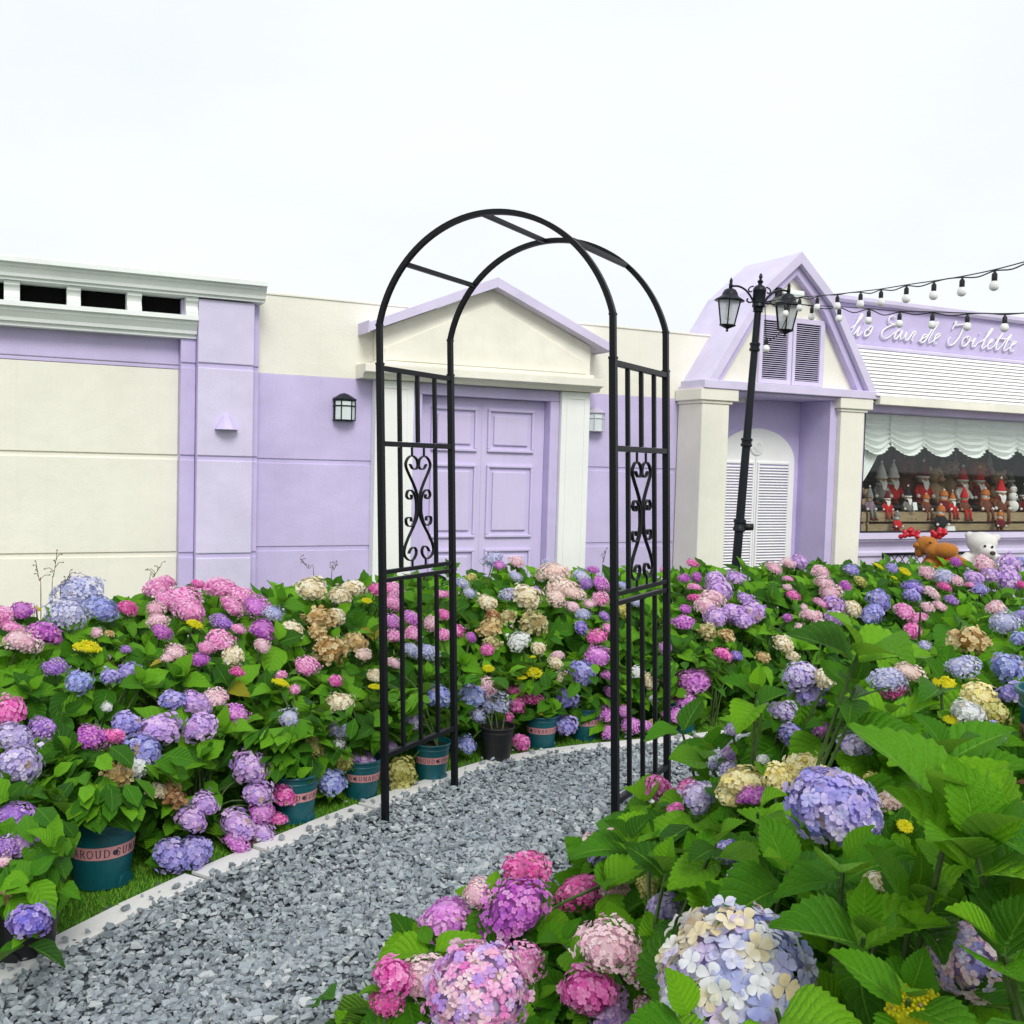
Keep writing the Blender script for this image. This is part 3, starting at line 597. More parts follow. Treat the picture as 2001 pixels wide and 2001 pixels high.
# ---- shop
S = wthing('shop_building', 'shop front with white boarded awning, lilac sign band and curtained display window', 'shop', 5.6, .1)
wb(S, 'sign_band', M['lilac'], 3.95, 7.6, -.1, .10, 2.80, 3.205, .003)
wprism_s(S, 'sign_coping', M['lilac_light'], [(-.7, 3.206), (.15, 3.206), (.17, 3.23), (.17, 3.27), (-.7, 3.29)], 3.75, 7.6, bevel=.004)
wprism_s(S, 'sign_ledge', M['lilac_light'], [(.0, 2.752), (.15, 2.752), (.15, 2.78), (.11, 2.797), (0, 2.797)], 3.9, 7.6, bevel=.003)
nb = 13; z0, z1, oA, oB = 2.25, 2.752, .44, .14
for i in range(nb):
    za, zb_ = z0+(z1-z0)*i/nb, z0+(z1-z0)*(i+1)/nb; oa, ob = oA+(oB-oA)*i/nb, oA+(oB-oA)*(i+1)/nb
    wprism_s(S, 'awning_board', M['white_board'], [(oa-.012, za-.001), (oa+.016, za+.001), (ob+.002, zb_-.006), (ob-.012, zb_-.004)], gc+1.075-(max(za, 2.215)-2.215)*.6474-.03, 7.6, bevel=.002)
wprism_s(S, 'awning_backing', M['lilac'], [(.40, 2.25), (.425, 2.25), (.125, 2.752), (.10, 2.752)], 4.2, 7.6)  # added behind the white boards; its darker tone paints their shadow lines
wb(S, 'awning_fascia', M['cream_wood'], 4.235, 7.6, .38, .455, 2.165, 2.249, .004)
wb(S, 'awning_soffit', M['white'], 4.2, 7.6, .2, .38, 2.185, 2.2, 0)
wb(S, 'window_lintel', M['lilac'], 4.11, 7.6, .0, .30, 2.10, 2.184, .004)
wb(S, 'window_jamb', M['lilac'], 4.11, 4.30, -.1, .19, .0, 2.099, .003)
sill = [(.0, .50), (.22, .50), (.22, .60), (.245, .61), (.245, .64), (.215, .66), (.215, .70), (.24, .735), (.285, .765), (.285, .785), (.31, .79), (.31, .845), (0, .845)]
wprism_s(S, 'window_sill', M['lilac_light'], sill, 4.115, 7.6); wb(S, 'base_wall', M['lilac'], 4.115, 7.6, .0, .20, 0, .50, 0)
wb(S, 'window_pane', M['glass'], 4.312, 7.6, .168, .174, .86, 2.099, 0)
for q in ((4.301, 4.312, .846, 2.099), (4.312, 7.6, .846, .859)): wb(S, 'window_frame', M['black_plastic'], q[0], q[1], .155, .19, q[2], q[3], 0)
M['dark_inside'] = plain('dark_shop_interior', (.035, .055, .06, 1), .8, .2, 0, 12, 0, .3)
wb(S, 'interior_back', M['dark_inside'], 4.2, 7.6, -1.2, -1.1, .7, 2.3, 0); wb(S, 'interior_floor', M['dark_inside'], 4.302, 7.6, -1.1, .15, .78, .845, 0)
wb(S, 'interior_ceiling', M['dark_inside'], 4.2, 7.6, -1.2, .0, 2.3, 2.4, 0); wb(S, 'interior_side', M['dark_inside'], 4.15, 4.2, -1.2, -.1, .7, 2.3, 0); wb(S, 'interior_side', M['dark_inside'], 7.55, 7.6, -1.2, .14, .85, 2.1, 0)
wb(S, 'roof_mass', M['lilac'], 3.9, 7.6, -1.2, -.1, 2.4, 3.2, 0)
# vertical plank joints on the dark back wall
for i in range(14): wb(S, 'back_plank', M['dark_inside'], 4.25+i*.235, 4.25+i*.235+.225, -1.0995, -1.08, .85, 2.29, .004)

# ================================================================== SIGN LETTERING
t = wthing('sign_lettering', 'white raised script reading lio Eau de Toilette on lilac sign band', 'sign', 5.4, .102, 2.8)
LET = [[[(118, 225), (165, 190), (225, 120), (246, 82), (228, 80), (190, 150), (150, 225), (128, 262)]],
       [[(148, 290), (185, 245), (212, 208), (196, 250), (184, 292), (204, 298), (240, 255)], [(262, 156), (268, 158)]],
       [[(300, 228), (270, 258), (262, 298), (290, 302), (325, 268), (346, 212), (322, 208), (303, 240), (330, 248), (354, 212)]],
       [[(592, 118), (572, 95), (532, 104), (515, 145), (540, 176), (608, 182), (556, 188), (474, 230), (440, 282), (452, 318), (492, 328), (540, 300), (584, 262)]],
       [[(652, 246), (620, 242), (590, 276), (574, 322), (592, 336), (626, 300), (662, 248), (640, 300), (640, 338), (668, 325)]],
       [[(668, 325), (706, 264), (688, 318), (696, 350), (726, 330), (772, 268), (802, 262), (775, 304), (757, 348), (778, 352)]],
       [[(828, 358), (880, 326), (922, 296), (890, 290), (860, 330), (850, 366), (872, 371), (905, 340), (960, 250), (1022, 164), (1036, 170), (980, 260), (936, 340), (936, 377), (966, 366)]],
       [[(966, 366), (1012, 330), (1052, 294), (1040, 280), (1010, 300), (990, 346), (996, 380), (1022, 378)]],
       [[(1180, 236), (1200, 200), (1228, 160), (1214, 155), (1216, 190), (1262, 186), (1330, 178), (1388, 186)], [(1312, 190), (1290, 240), (1250, 320), (1202, 380), (1160, 402), (1135, 382), (1140, 342), (1166, 314)]],
       [[(1338, 310), (1300, 330), (1280, 376), (1290, 409), (1322, 400), (1356, 356), (1366, 316), (1340, 310), (1346, 345), (1382, 350)]],
       [[(1382, 366), (1422, 328), (1396, 376), (1390, 411), (1416, 411), (1452, 372)], [(1470, 276), (1476, 280)]],
       [[(1452, 376), (1530, 330), (1600, 242), (1598, 227), (1560, 270), (1510, 370), (1490, 421), (1506, 433), (1542, 402)]],
       [[(1542, 402), (1592, 360), (1607, 344), (1590, 340), (1560, 380), (1550, 426), (1576, 437), (1612, 412)]],
       [[(1612, 420), (1660, 340), (1712, 274), (1660, 350), (1635, 431), (1656, 446), (1692, 412)]],
       [[(1692, 416), (1740, 350), (1802, 288), (1750, 370), (1720, 441), (1736, 456), (1782, 422)], [(1648, 324), (1720, 333), (1812, 341)]],
       [[(1782, 422), (1832, 385), (1852, 365), (1830, 364), (1800, 400), (1785, 451), (1802, 463), (1828, 452)]]]
for strokes in LET:
    mb = MB()
    for st in strokes:
        pts = []
        for p in st:
            s_, z_ = on_wall(*zz(12, *p), .125); pts.append((s_-5.4, -.022, z_-2.8))
        q = catmull(pts, 6); n = len(q); rr = [.005+.0036*math.sin(math.pi*min(1, i/(n-1)*1.1))**.5 for i in range(n)]
        b0 = len(mb.v); mb.tube(q, rr, 8)
        mb.v[b0:] = [(x, max(-.034, (y+.022)*1.3-.022), z) for x, y, z in mb.v[b0:]]
    pins = [pts[len(pts)//2]]
    for p in pins: mb.tube([(p[0], 0, p[2]), (p[0], -.022, p[2])], .004, 5)
    mb.build('letter', M['white'], t, smooth=True)

# ================================================================== CURTAIN
t = wthing('curtain', 'pale swagged curtain with ruffled scallops inside the shop window', 'curtain', 5.6, .12, .87)
def swag_panel(s0, s1, k):
    P = []; nu, nv = 34, 44
    for j in range(nv+1):
        v = j/nv; row = []
        for i in range(nu+1):
            u = i/nu; s = s0+(s1-s0)*u; arc = math.sin(math.pi*u)
            zb = 1.80-.135*arc**.8; zt = 2.095; z = zt+(zb-zt)*v**(.82+.25*arc)
            fold = math.sin(v*2*math.pi*6.2+.5*math.sin(u*9+k))*(.3+arc)*.024*min(1, v*3.5+.1)
            gath = math.sin(u*2*math.pi*9+k)*.008*(1-arc)
            ruff = .016*math.sin(u*2*math.pi*10+k*1.3)*max(0, (v-.9)/.1) if v > .9 else 0
            o = .085+(.006 if k % 2 else 0)+.035*arc*v+fold+gath+ruff
            row.append((s-5.6, -(o-.12), z-.87))
        P.append(row)
    mb = MB(); mb.grid(P); o = mb.build('swag', M['cloth'], t, smooth=True); return o
nodes = [4.318, 4.77, 5.255, 5.75, 6.245, 6.735, 7.22, 7.58]
for k in range(7): swag_panel(nodes[k]-(.012 if k else 0), nodes[k+1]+.012, k)
mb = MB(); P = []
for j in range(31):
    v = j/30; z = 1.80+(.87-1.80)*v
    if z > 1.66: wd = .33
    elif z > 1.32: wd = .05+.26*((z-1.32)/.34)**.8
    else: wd = .05-.028*(1.32-z)/.45
    P.append([(4.318+wd*(i/20)-5.6, -(.06+.012*math.sin(i/20*2*math.pi*5+v*2)-.12), z-.87) for i in range(21)])
mb.grid(P); mb.build('side_drape', M['cloth'], t, smooth=True)

# ================================================================== DISPLAY: crates and toys
def crate(label, s0, s1, o0, z0):
    c = wthing('wooden_crate', label, 'crate', (s0+s1)/2, o0, z0)
    h = .19
    for zA, zB in ((0, .075), (.1, .19)):
        wb(c, 'plank', M['crate'], s0, s1, o0-.012, o0, z0+zA, z0+zB, .002); wb(c, 'plank', M['crate'], s0, s1, o0-.292, o0-.28, z0+zA, z0+zB, .002)
    for sx in (s0+.004, s1-.022): wb(c, 'end_board', M['crate'], sx, sx+.018, o0-.279, o0-.013, z0, z0+h-.003, .001)
    wb(c, 'lid', M['crate'], s0+.001, s1-.001, o0-.291, o0-.0125, z0+h+.0005, z0+h+.012, .001)
crate('brown slatted crate in the display behind the side drape', 4.36, 4.62, -.05, .846); crate('slatted wooden crate under the seated dolls', 4.65, 5.75, -.05, .846); crate('slatted wooden crate under the snowman toys', 5.78, 7.3, -.05, .846)
TM = {}
def tm(n, c):
    if n not in TM: TM[n] = plain('felt_'+n, c, .95, .1, 0, 120, .4, .2)
    return TM[n]
RED, WHT, GRY, BRN, ORG, DRK, TAN, MAR, LGT, PURP = (tm('red', (.62, .03, .035, 1)), tm('white', (.85, .83, .79, 1)), tm('grey', (.25, .24, .23, 1)), tm('brown', (.2, .07, .045, 1)), tm('orange', (.58, .18, .05, 1)),
    tm('dark', (.03, .03, .035, 1)), tm('tan', (.5, .33, .2, 1)), tm('maroon', (.17, .02, .03, 1)), tm('light_blue', (.42, .55, .62, 1)), tm('mauve', (.28, .2, .26, 1)))
def toy(label, s, z, h, o, style, c1, c2, c3, turn=0.0, lean=0.0):
    """c1 body, c2 hat, c3 beard or face"""
    t = wthing('plush_doll', label, 'doll', s, o, z, group='plush dolls in the shop window'); t.rotation_euler = (rad(lean), 0, WROT+rad(turn)); k = h
    sk = TAN
    def part(name, mat, f): mb = MB(); f(mb); return mb.build(name, mat, t, smooth=True)
    if style == 'snowman':
        part('body', c1, lambda m: (m.ball((0, 0, .22*k), (.22*k, .2*k, .22*k), 16, 10), m.ball((0, 0, .55*k), (.17*k, .16*k, .17*k), 16, 10)))
        part('head', c3, lambda m: m.ball((0, 0, .82*k), (.13*k, .13*k, .13*k), 16, 10))
        part('nose', ORG, lambda m: m.tube([(0, -.12*k, .82*k), (0, -.2*k, .81*k)], [.025*k, .003*k], 8))
        for q in (.5, .62): part('button', DRK, lambda m: m.ball((0, -.165*k, q*k), .018*k, 8, 6))
        for x in (-.045, .045): part('eye', DRK, lambda m: m.ball((x*k, -.115*k, .86*k), .014*k, 8, 6))
        if c2: part('scarf', c2, lambda m: m.tube([(.14*k*math.cos(a), .14*k*math.sin(a), .71*k) for a in np.linspace(0, 6.28, 18)], .035*k, 8))
        return
    if style == 'animal':
        part('body', c1, lambda m: m.ball((0, 0, .25*k), (.2*k, .18*k, .26*k), 14, 10)); part('head', c1, lambda m: (m.ball((0, -.02*k, .66*k), (.19*k, .18*k, .17*k), 14, 10), m.ball((0, -.17*k, .60*k), (.1*k, .1*k, .085*k), 12, 8)))
        for x in (-.15, .15): part('ear', c2, lambda m: m.ball((x*k, 0, .8*k), (.06*k, .03*k, .07*k), 10, 6)); part('eye', DRK, lambda m: m.ball((x*.5*k, -.17*k, .71*k), .02*k, 8, 6))
        part('nose', DRK, lambda m: m.ball((0, -.26*k, .62*k), .03*k, 8, 6))
        for x in (-1, 1): part('arm', c1, lambda m: m.tube([(x*.16*k, -.02*k, .42*k), (x*.24*k, -.1*k, .3*k), (x*.2*k, -.17*k, .22*k)], [.06*k, .055*k, .05*k], 8))
        for x in (-1, 1): part('leg', c1, lambda m: m.tube([(x*.1*k, -.05*k, .07*k), (x*.15*k, -.24*k, .07*k), (x*.16*k, -.3*k, .08*k)], [.07*k, .065*k, .06*k], 8))
        return
    sit = style.endswith('sit'); zl = .0 if not sit else .0
    if sit:
        for x in (-1, 1): part('leg', c2 if style[0] == 'd' else c1, lambda m: m.tube([(x*.07*k, -.03*k, .06*k), (x*.09*k, -.2*k, .06*k), (x*.09*k, -.24*k, -.06*k), (x*.09*k, -.24*k, -.22*k)], [.045*k, .042*k, .04*k, .04*k], 8)); part('boot', BRN, lambda m: m.ball((x*.09*k, -.27*k, -.24*k), (.05*k, .08*k, .05*k), 10, 6))
        b0 = .0
    else:
        for x in (-1, 1): part('leg', c1, lambda m: m.tube([(x*.08*k, 0, .16*k), (x*.09*k, 0, .02*k)], [.05*k, .055*k], 8)); part('boot', BRN, lambda m: m.ball((x*.09*k, -.04*k, .035*k), (.06*k, .09*k, .035*k), 10, 6))
        b0 = .1*k
    part('body', c1, lambda m: m.lathe([(0, b0), (.15*k, b0+.02*k), (.18*k, b0+.1*k), (.15*k, b0+.26*k), (.09*k, b0+.38*k), (0, b0+.42*k)], 14))
    hz = b0+.47*k
    part('head', c3 if style[0] == 's' else sk, lambda m: m.ball((0, 0, hz), (.115*k, .11*k, .12*k), 14, 10))
    part('hat', c2, lambda m: m.lathe([(.128*k, hz+.03*k), (.135*k, hz+.06*k), (.115*k, hz+.14*k), (.07*k, hz+.26*k), (.02*k, hz+.38*k), (0, hz+.40*k)] if style[0] != 's' else [(.125*k, hz+.03*k), (.13*k, hz+.07*k), (.11*k, hz+.15*k), (.05*k, hz+.2*k), (0, hz+.21*k)], 14))
    part('pompom', WHT, lambda m: m.ball((0, 0, hz+(.41 if style[0] != 's' else .22)*k), .035*k, 8, 6))
    part('hat_brim', WHT if style[0] == 'g' else c2, lambda m: m.tube([(.125*k*math.cos(a), .12*k*math.sin(a), hz+.05*k) for a in np.linspace(0, 6.28, 18)], .025*k, 8))
    if style[0] == 'g': part('beard', c3, lambda m: m.add([(-.1*k, -.06*k, hz), (.1*k, -.06*k, hz), (.085*k, -.13*k, hz-.08*k), (0, -.17*k, hz-.06*k), (-.085*k, -.13*k, hz-.08*k), (0, -.15*k, hz-.3*k), (.05*k, -.14*k, hz-.2*k), (-.05*k, -.14*k, hz-.2*k)], [(0, 1, 2, 3), (0, 3, 4), (2, 6, 3), (3, 6, 5), (3, 5, 7), (3, 7, 4)]))
    part('nose', ORG if style[0] == 's' else tm('skin', (.6, .35, .25, 1)), lambda m: m.ball((0, -.125*k, hz+.005*k), .028*k, 8, 6))
    for x in (-1, 1):
        part('eye', DRK, lambda m: m.ball((x*.045*k, -.105*k, hz+.035*k), .014*k, 8, 6))
        part('arm', c1, lambda m: m.tube([(x*.1*k, 0, b0+.33*k), (x*.19*k, -.03*k, b0+.22*k), (x*.2*k, -.1*k, b0+.13*k)], [.045*k, .045*k, .04*k], 8)); part('mitten', WHT if style[0] != 'd' else c3, lambda m: m.ball((x*.2*k, -.125*k, b0+.1*k), .045*k, 8, 6))
    part('scarf', c2, lambda m: m.tube([(.1*k*math.cos(a), .1*k*math.sin(a), b0+.37*k) for a in np.linspace(0, 6.28, 14)], .03*k, 8))
def tz(x, y, o): return on_wall(*zz(10, x, y), o)
TOYS = [  # zoom-10 x, base y, height in zoom px, o, style, colours, label, turn
 (215, 775, 240, -.10, 'dsit', PURP, GRY, WHT, 'mauve seated doll with grey cap beside the drape', 10), (410, 800, 230, -.08, 'gsit', RED, MAR, WHT, 'red gnome with full white beard and blue tag', -8),
 (520, 1010, 250, .05, 'sstand', RED, GRY, WHT, 'small snowman doll in red jacket on the display floor', 15), (635, 800, 270, -.16, 'gsit', GRY, DRK, WHT, 'grey gnome with shaggy pale beard', 5),
 (840, 800, 240, -.12, 'ssit', BRN, ORG, WHT, 'brown seated snowman doll with orange pointed cap', 0), (1000, 1005, 330, .05, 'sstand', DRK, ORG, WHT, 'snowman doll in dark coat with orange cap standing', 0),
 (1035, 800, 290, -.14, 'ssit', MAR, ORG, WHT, 'seated snowman doll with orange earflap cap', -10), (1130, 810, 230, -.1, 'gsit', RED, ORG, WHT, 'red gnome with long white beard seated on crate', 8),
 (1260, 815, 280, -.1, 'dsit', BRN, RED, TAN, 'brown doll with tall red pointed hat on crate', 4), (1490, 800, 310, -.14, 'ssit', BRN, ORG, WHT, 'brown snowman doll with orange knit hat and gift', 6),
 (1660, 1005, 250, .05, 'sstand', MAR, ORG, WHT, 'snowman doll in maroon dress standing on floor', 0), (1660, 800, 350, -.16, 'gsit', BRN, RED, WHT, 'brown gnome with tall red cone hat', -6),
 (1800, 815, 290, -.12, 'snowman', WHT, None, WHT, 'plain white three-ball snowman toy', 0), (1920, 815, 300, -.2, 'gsit', MAR, DRK, WHT, 'maroon gnome beside the white snowman toy', 0),
 (340, 640, 330, -.5, 'gstand', GRY, WHT, WHT, 'grey doll with fluffy white hair on back shelf', 0), (470, 640, 340, -.55, 'gstand', RED, WHT, WHT, 'red doll with fuzzy white hood on back shelf', 0),
 (610, 600, 400, -.7, 'animal', BRN, BRN, WHT, 'dark brown bear on the back shelf', 0), (800, 650, 350, -.5, 'gstand', RED, MAR, WHT, 'tall red gnome with white beard on back shelf', 0),
 (930, 600, 300, -.6, 'animal', TAN, TAN, WHT, 'tan bear on the back shelf', 15), (1085, 600, 370, -.75, 'animal', TAN, GRY, WHT, 'pale bear with grey ears high on back shelf', 0),
 (1240, 660, 310, -.45, 'gstand', WHT, RED, WHT, 'white gnome with red hat on back shelf', 0), (1390, 600, 370, -.75, 'animal', ORG, BRN, WHT, 'rust orange bear high on back shelf', 0), (1425, 660, 300, -.5, 'gstand', MAR, RED, WHT, 'maroon gnome with grey beard on back shelf', 0),
 (1640, 640, 300, -.6, 'animal', TAN, TAN, WHT, 'straw coloured bear on back shelf', -10), (1790, 640, 280, -.6, 'gstand', BRN, GRY, WHT, 'brown gnome with grey hat on back shelf', 0), (1895, 700, 230, -.5, 'gstand', GRY, DRK, WHT, 'small grey gnome at the end of back shelf', 0),
 (180, 640, 120, -.3, 'animal', TAN, TAN, WHT, 'small tan mouse tucked behind the drape', 0),
 (560, 470, 290, -.9, 'animal', GRY, GRY, WHT, 'grey bear high on the top shelf', 5), (700, 470, 250, -.92, 'gstand', RED, RED, WHT, 'red gnome high on the top shelf', 0), (860, 470, 260, -.9, 'animal', BRN, TAN, WHT, 'brown bear with tan ears high on the top shelf', -5), (1160, 470, 270, -.92, 'gstand', MAR, ORG, WHT, 'maroon gnome with orange hat high on the top shelf', 0),
 (1300, 470, 240, -.9, 'snowman', WHT, RED, WHT, 'snowman with red scarf high on the top shelf', 0), (1540, 470, 270, -.92, 'gstand', RED, WHT, WHT, 'red gnome with white hat high on the top shelf', 5), (1710, 470, 250, -.9, 'animal', ORG, ORG, WHT, 'orange bear high on the top shelf', 0), (1860, 470, 260, -.92, 'gstand', BRN, RED, WHT, 'brown gnome with red hat high on the top shelf', 0)]
SH = wthing('display_shelf', 'dark back shelf holding dolls inside the shop window', 'shelf', 5.8, -.6, .846)
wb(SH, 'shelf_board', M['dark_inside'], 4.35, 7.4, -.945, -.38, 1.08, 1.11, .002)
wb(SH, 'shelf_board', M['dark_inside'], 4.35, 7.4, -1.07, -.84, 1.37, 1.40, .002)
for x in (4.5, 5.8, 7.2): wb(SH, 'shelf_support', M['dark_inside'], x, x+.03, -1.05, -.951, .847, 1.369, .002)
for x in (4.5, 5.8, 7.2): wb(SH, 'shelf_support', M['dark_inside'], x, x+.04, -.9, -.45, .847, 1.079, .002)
for (x, yb, hp, o, stl, c1, c2, c3, lab, trn) in TOYS:
    s_, z_ = tz(x, yb, o); _, zt = tz(x, yb-hp, o); floor = 1.402 if o < -.85 else 1.112 if o < -.35 else (.847 if o > 0 else 1.05)
    toy(lab, s_, floor, (1.12 if o > -.35 else 1.2)*(zt-floor)/(.9 if stl.endswith('sit') else 1.0), o, stl, c1, c2, c3, trn-8)
# price cards
for px, py, oo, lb in ((1125, 1020, .09, 'white price card standing on the window sill inside'), (735, 745, .02, 'white paper tag hanging by the grey gnome')):
    s_, z_ = tz(px, py, oo); c = wthing('price_card', lb, 'card', s_, oo, .847 if oo > .05 else z_-.03)
    mb = MB(); w2, hh = (.075, .055) if oo > .05 else (.03, .085); mb.add([(-w2, 0, 0), (w2, 0, 0), (w2, .02, hh), (-w2, .02, hh), (-w2, .003, 0), (w2, .003, 0), (w2, .023, hh), (-w2, .023, hh)], [(0, 1, 2, 3), (4, 7, 6, 5), (0, 4, 5, 1), (1, 5, 6, 2), (2, 6, 7, 3), (3, 7, 4, 0)]); mb.build('card', M['white'], c)

# ================================================================== BENCH and the two big plush animals
bs, bz = on_wall(*zz(11, 850, 820), .75)
bn = wthing('garden_bench', 'black metal lattice bench under the plush animals', 'bench', bs, .6)
mb = MB(); mb.box(-.75, .75, -.42, .0, .42, .45); mb.build('seat', M['black_metal'], bn, bevel=.006)
for x in (-.72, .72):
    for y in (-.4, -.02): mb = MB(); mb.tube([(x, y, 0), (x, y, .419)], .016, 8); mb.build('leg', M['black_metal'], bn)
mb = MB(); mb.tube([(-.74, .0, .452), (-.74, .03, .66), (.74, .03, .66), (.74, 0, .452)], .014, 8); mb.build('back_frame', M['black_metal'], bn)
for i in range(14):
    x = -.68+i*.104
    for sg in (-1, 1): mb = MB(); mb.ribbon([(x-.05*sg, .03, .46), (x+.05*sg, .025, .55), (x-.05*sg, .03, .655)], (0, 1, 0), .005, .008); mb.build('lattice_bar', M['black_metal'], bn)
def remesh(o, vs, it=6):
    m = o.modifiers.new('fuse', 'REMESH'); m.mode = 'VOXEL'; m.voxel_size = vs; m.use_smooth_shade = True
    q = o.modifiers.new('soft', 'SMOOTH'); q.iterations = it; q.factor = .5
def fur(name, c1, c2, sc=90, b=.6):
    m, nt, p = base_mat(name, .95, .1); n = noise(nt, sc, 6, .7); nt.links.new(ramp(nt, n.outputs['Fac'], [(.3, c1), (.7, c2)]), p.inputs['Base Color']); p.inputs['Sheen Weight'].default_value = .3; bump(nt, p, n.outputs['Fac'], b, .012); return m
M['moose_fur'] = fur('orange_brown_plush', (.36, .12, .018, 1), (.52, .21, .035, 1)); M['white_fur'] = fur('white_plush', (.66, .65, .62, 1), (.84, .83, .8, 1), 70, .9)
M['red_antler'] = plain('red_shiny_fabric', (.5, .012, .03, 1), .35, .5, 0, 40, .1); M['check'] = plain('red_check_fabric', (.4, .02, .02, 1), .9, .1, 0, 35, .2, .6)
# scale at the plush animals: one zoom-11 pixel in metres
pm = on_wall(*zz(11, 900, 500), .8); pm2 = on_wall(*zz(11, 1000, 500), .8); _q = WO+Ww*pm[0]+Wn*.8; PXM = proj((_q[0], _q[1], 1.0))[2]/FPX/7.40
ms, mz = on_wall(*zz(11, 640, 500), .8)
mo = wthing('plush_moose', 'orange-brown plush moose with red antlers lolling on the bench', 'plush toy', ms, .8, .45); mo.rotation_euler = (0, 0, -math.atan2(mo.location[0], mo.location[1]))
def L(x, y, d=0.0): return ((x-640)*PXM, -d, mz-(y-500)*PXM-.45)      # zoom-11 pixel to local
k = PXM
mb = MB()
mb.ball(L(500, 480), (120*k, 120*k, 125*k), 16, 12); mb.ball(L(560, 450, .02), (120*k, 110*k, 90*k), 16, 12); mb.ball(L(640, 560, .06), (130*k, 110*k, 95*k), 16, 12); mb.ball(L(780, 540, .08), (180*k, 120*k, 112*k), 20, 14)
mb.ball(L(440, 580, -.02), (70*k, 90*k, 100*k), 14, 10)
bz_ = mz-.45
mb.ball(L(640, 800, -.02), (170*k, 130*k, 200*k), 18, 14); mb.ball(L(700, 900, 0), (180*k, 140*k, 150*k), 16, 12)
mb.tube([L(760, 740, .05), L(960, 660, .1), L(1080, 720, .14), L(1180, 840, .16)], [60*k, 62*k, 58*k, 55*k], 12); mb.ball(L(1190, 850, .16), (62*k, 60*k, 60*k), 10, 8)
mb.tube([L(560, 720, .06), L(600, 800, .14), L(700, 840, .18)], [60*k, 60*k, 55*k], 12)
lo = min(v[2] for v in mb.v); mb.v = [(x, y, z if z > .3*bz_ else z) for x, y, z in mb.v]
body = mb.build('body', M['moose_fur'], mo, smooth=True); remesh(body, .010, 5)
for sx, pts in ((0, [(180, 385), (235, 370), (300, 355), (225, 310), (300, 285), (320, 270), (345, 345), (400, 370), (410, 310), (370, 330), (260, 350), (290, 330)]), (1, [(610, 350), (600, 295), (650, 365), (700, 360), (690, 300), (695, 255), (735, 330), (770, 300), (700, 330), (760, 270), (640, 330)])):
    an = MB()
    for i, q in enumerate(pts): an.ball(L(q[0], q[1], .02*math.sin(i*2)), (38*k, 36*k, 36*k), 10, 8)
    remesh(an.build('antler', M['red_antler'], mo, smooth=True), .006, 2)
mb = MB(); mb.add([L(330, 520, .04), L(370, 425, .05), L(450, 470, .07), L(430, 540, .06), L(360, 545, .04), L(390, 490, .085)], [(0, 1, 5), (1, 2, 5), (2, 3, 5), (3, 4, 5), (4, 0, 5)])
ea = mb.build('ear', M['moose_fur'], mo); sm = ea.modifiers.new('t', 'SOLIDIFY'); sm.thickness = .015; sb = ea.modifiers.new('s', 'SUBSURF'); sb.levels = 2; sb.render_levels = 2
mb = MB(); mb.ball(L(578, 442, .125), (22*k, 14*k, 14*k), 10, 8); mb.build('eye', M['black_plastic'], mo, smooth=True)
mb = MB(); mb.ball(L(800, 700, .10), (90*k, 50*k, 55*k), 12, 8); mb.ball(L(930, 820, .17), (40*k, 40*k, 60*k), 10, 8); mb.build('bow', M['check'], mo, smooth=True)
s2, z2 = on_wall(*zz(11, 1320, 460), .78)
be = wthing('plush_bear', 'white plush bear sitting on the bench before the shop window', 'plush toy', s2, .78, .45); be.rotation_euler = (0, 0, -math.atan2(be.location[0], be.location[1]))
def L2(x, y, d=0.0): return ((x-1320)*PXM, -d, z2-(y-460)*PXM-.45)
mb = MB(); mb.ball(L2(1320, 450), (215*k, 185*k, 165*k), 22, 16); mb.ball(L2(1400, 560, .09), (125*k, 120*k, 95*k), 16, 12)
mb.ball(L2(1150, 350, -.02), (70*k, 40*k, 62*k), 12, 10); mb.ball(L2(1510, 360, -.02), (62*k, 40*k, 58*k), 12, 10); mb.ball(L2(1320, 760, -.02), (230*k, 170*k, 230*k), 20, 14); mb.ball(L2(1330, 900, 0), (260*k, 180*k, 150*k), 18, 12)
mb.tube([L2(1160, 650, .03), L2(1080, 720, .10), L2(1150, 800, .18)], [80*k, 82*k, 75*k], 12); mb.tube([L2(1480, 650, .03), L2(1580, 690, .10), L2(1560, 790, .18)], [80*k, 80*k, 75*k], 12)
for x in (1180, 1460): mb.tube([L2(x, 930, .05), L2(x-20, 950, .25), L2(x-20, 930, .33)], [95*k, 90*k, 85*k], 12)
remesh(mb.build('body', M['white_fur'], be, smooth=True), .011, 5)
for x, y in ((1365, 482), (1462, 487)): mb = MB(); mb.ball(L2(x, y, .15), (18*k, 16*k, 20*k), 10, 8); mb.build('eye', M['black_plastic'], be, smooth=True)
mb = MB(); mb.ball(L2(1470, 572, .215), (40*k, 26*k, 32*k), 12, 8); mb.build('nose', tm('brown_nose', (.09, .06, .055, 1)), be, smooth=True)
mb = MB(); mb.tube([L2(1370, 620, .185), L2(1410, 655, .2), L2(1470, 655, .2)], .006, 6); mb.build('mouth', tm('mouth', (.22, .08, .07, 1)), be)

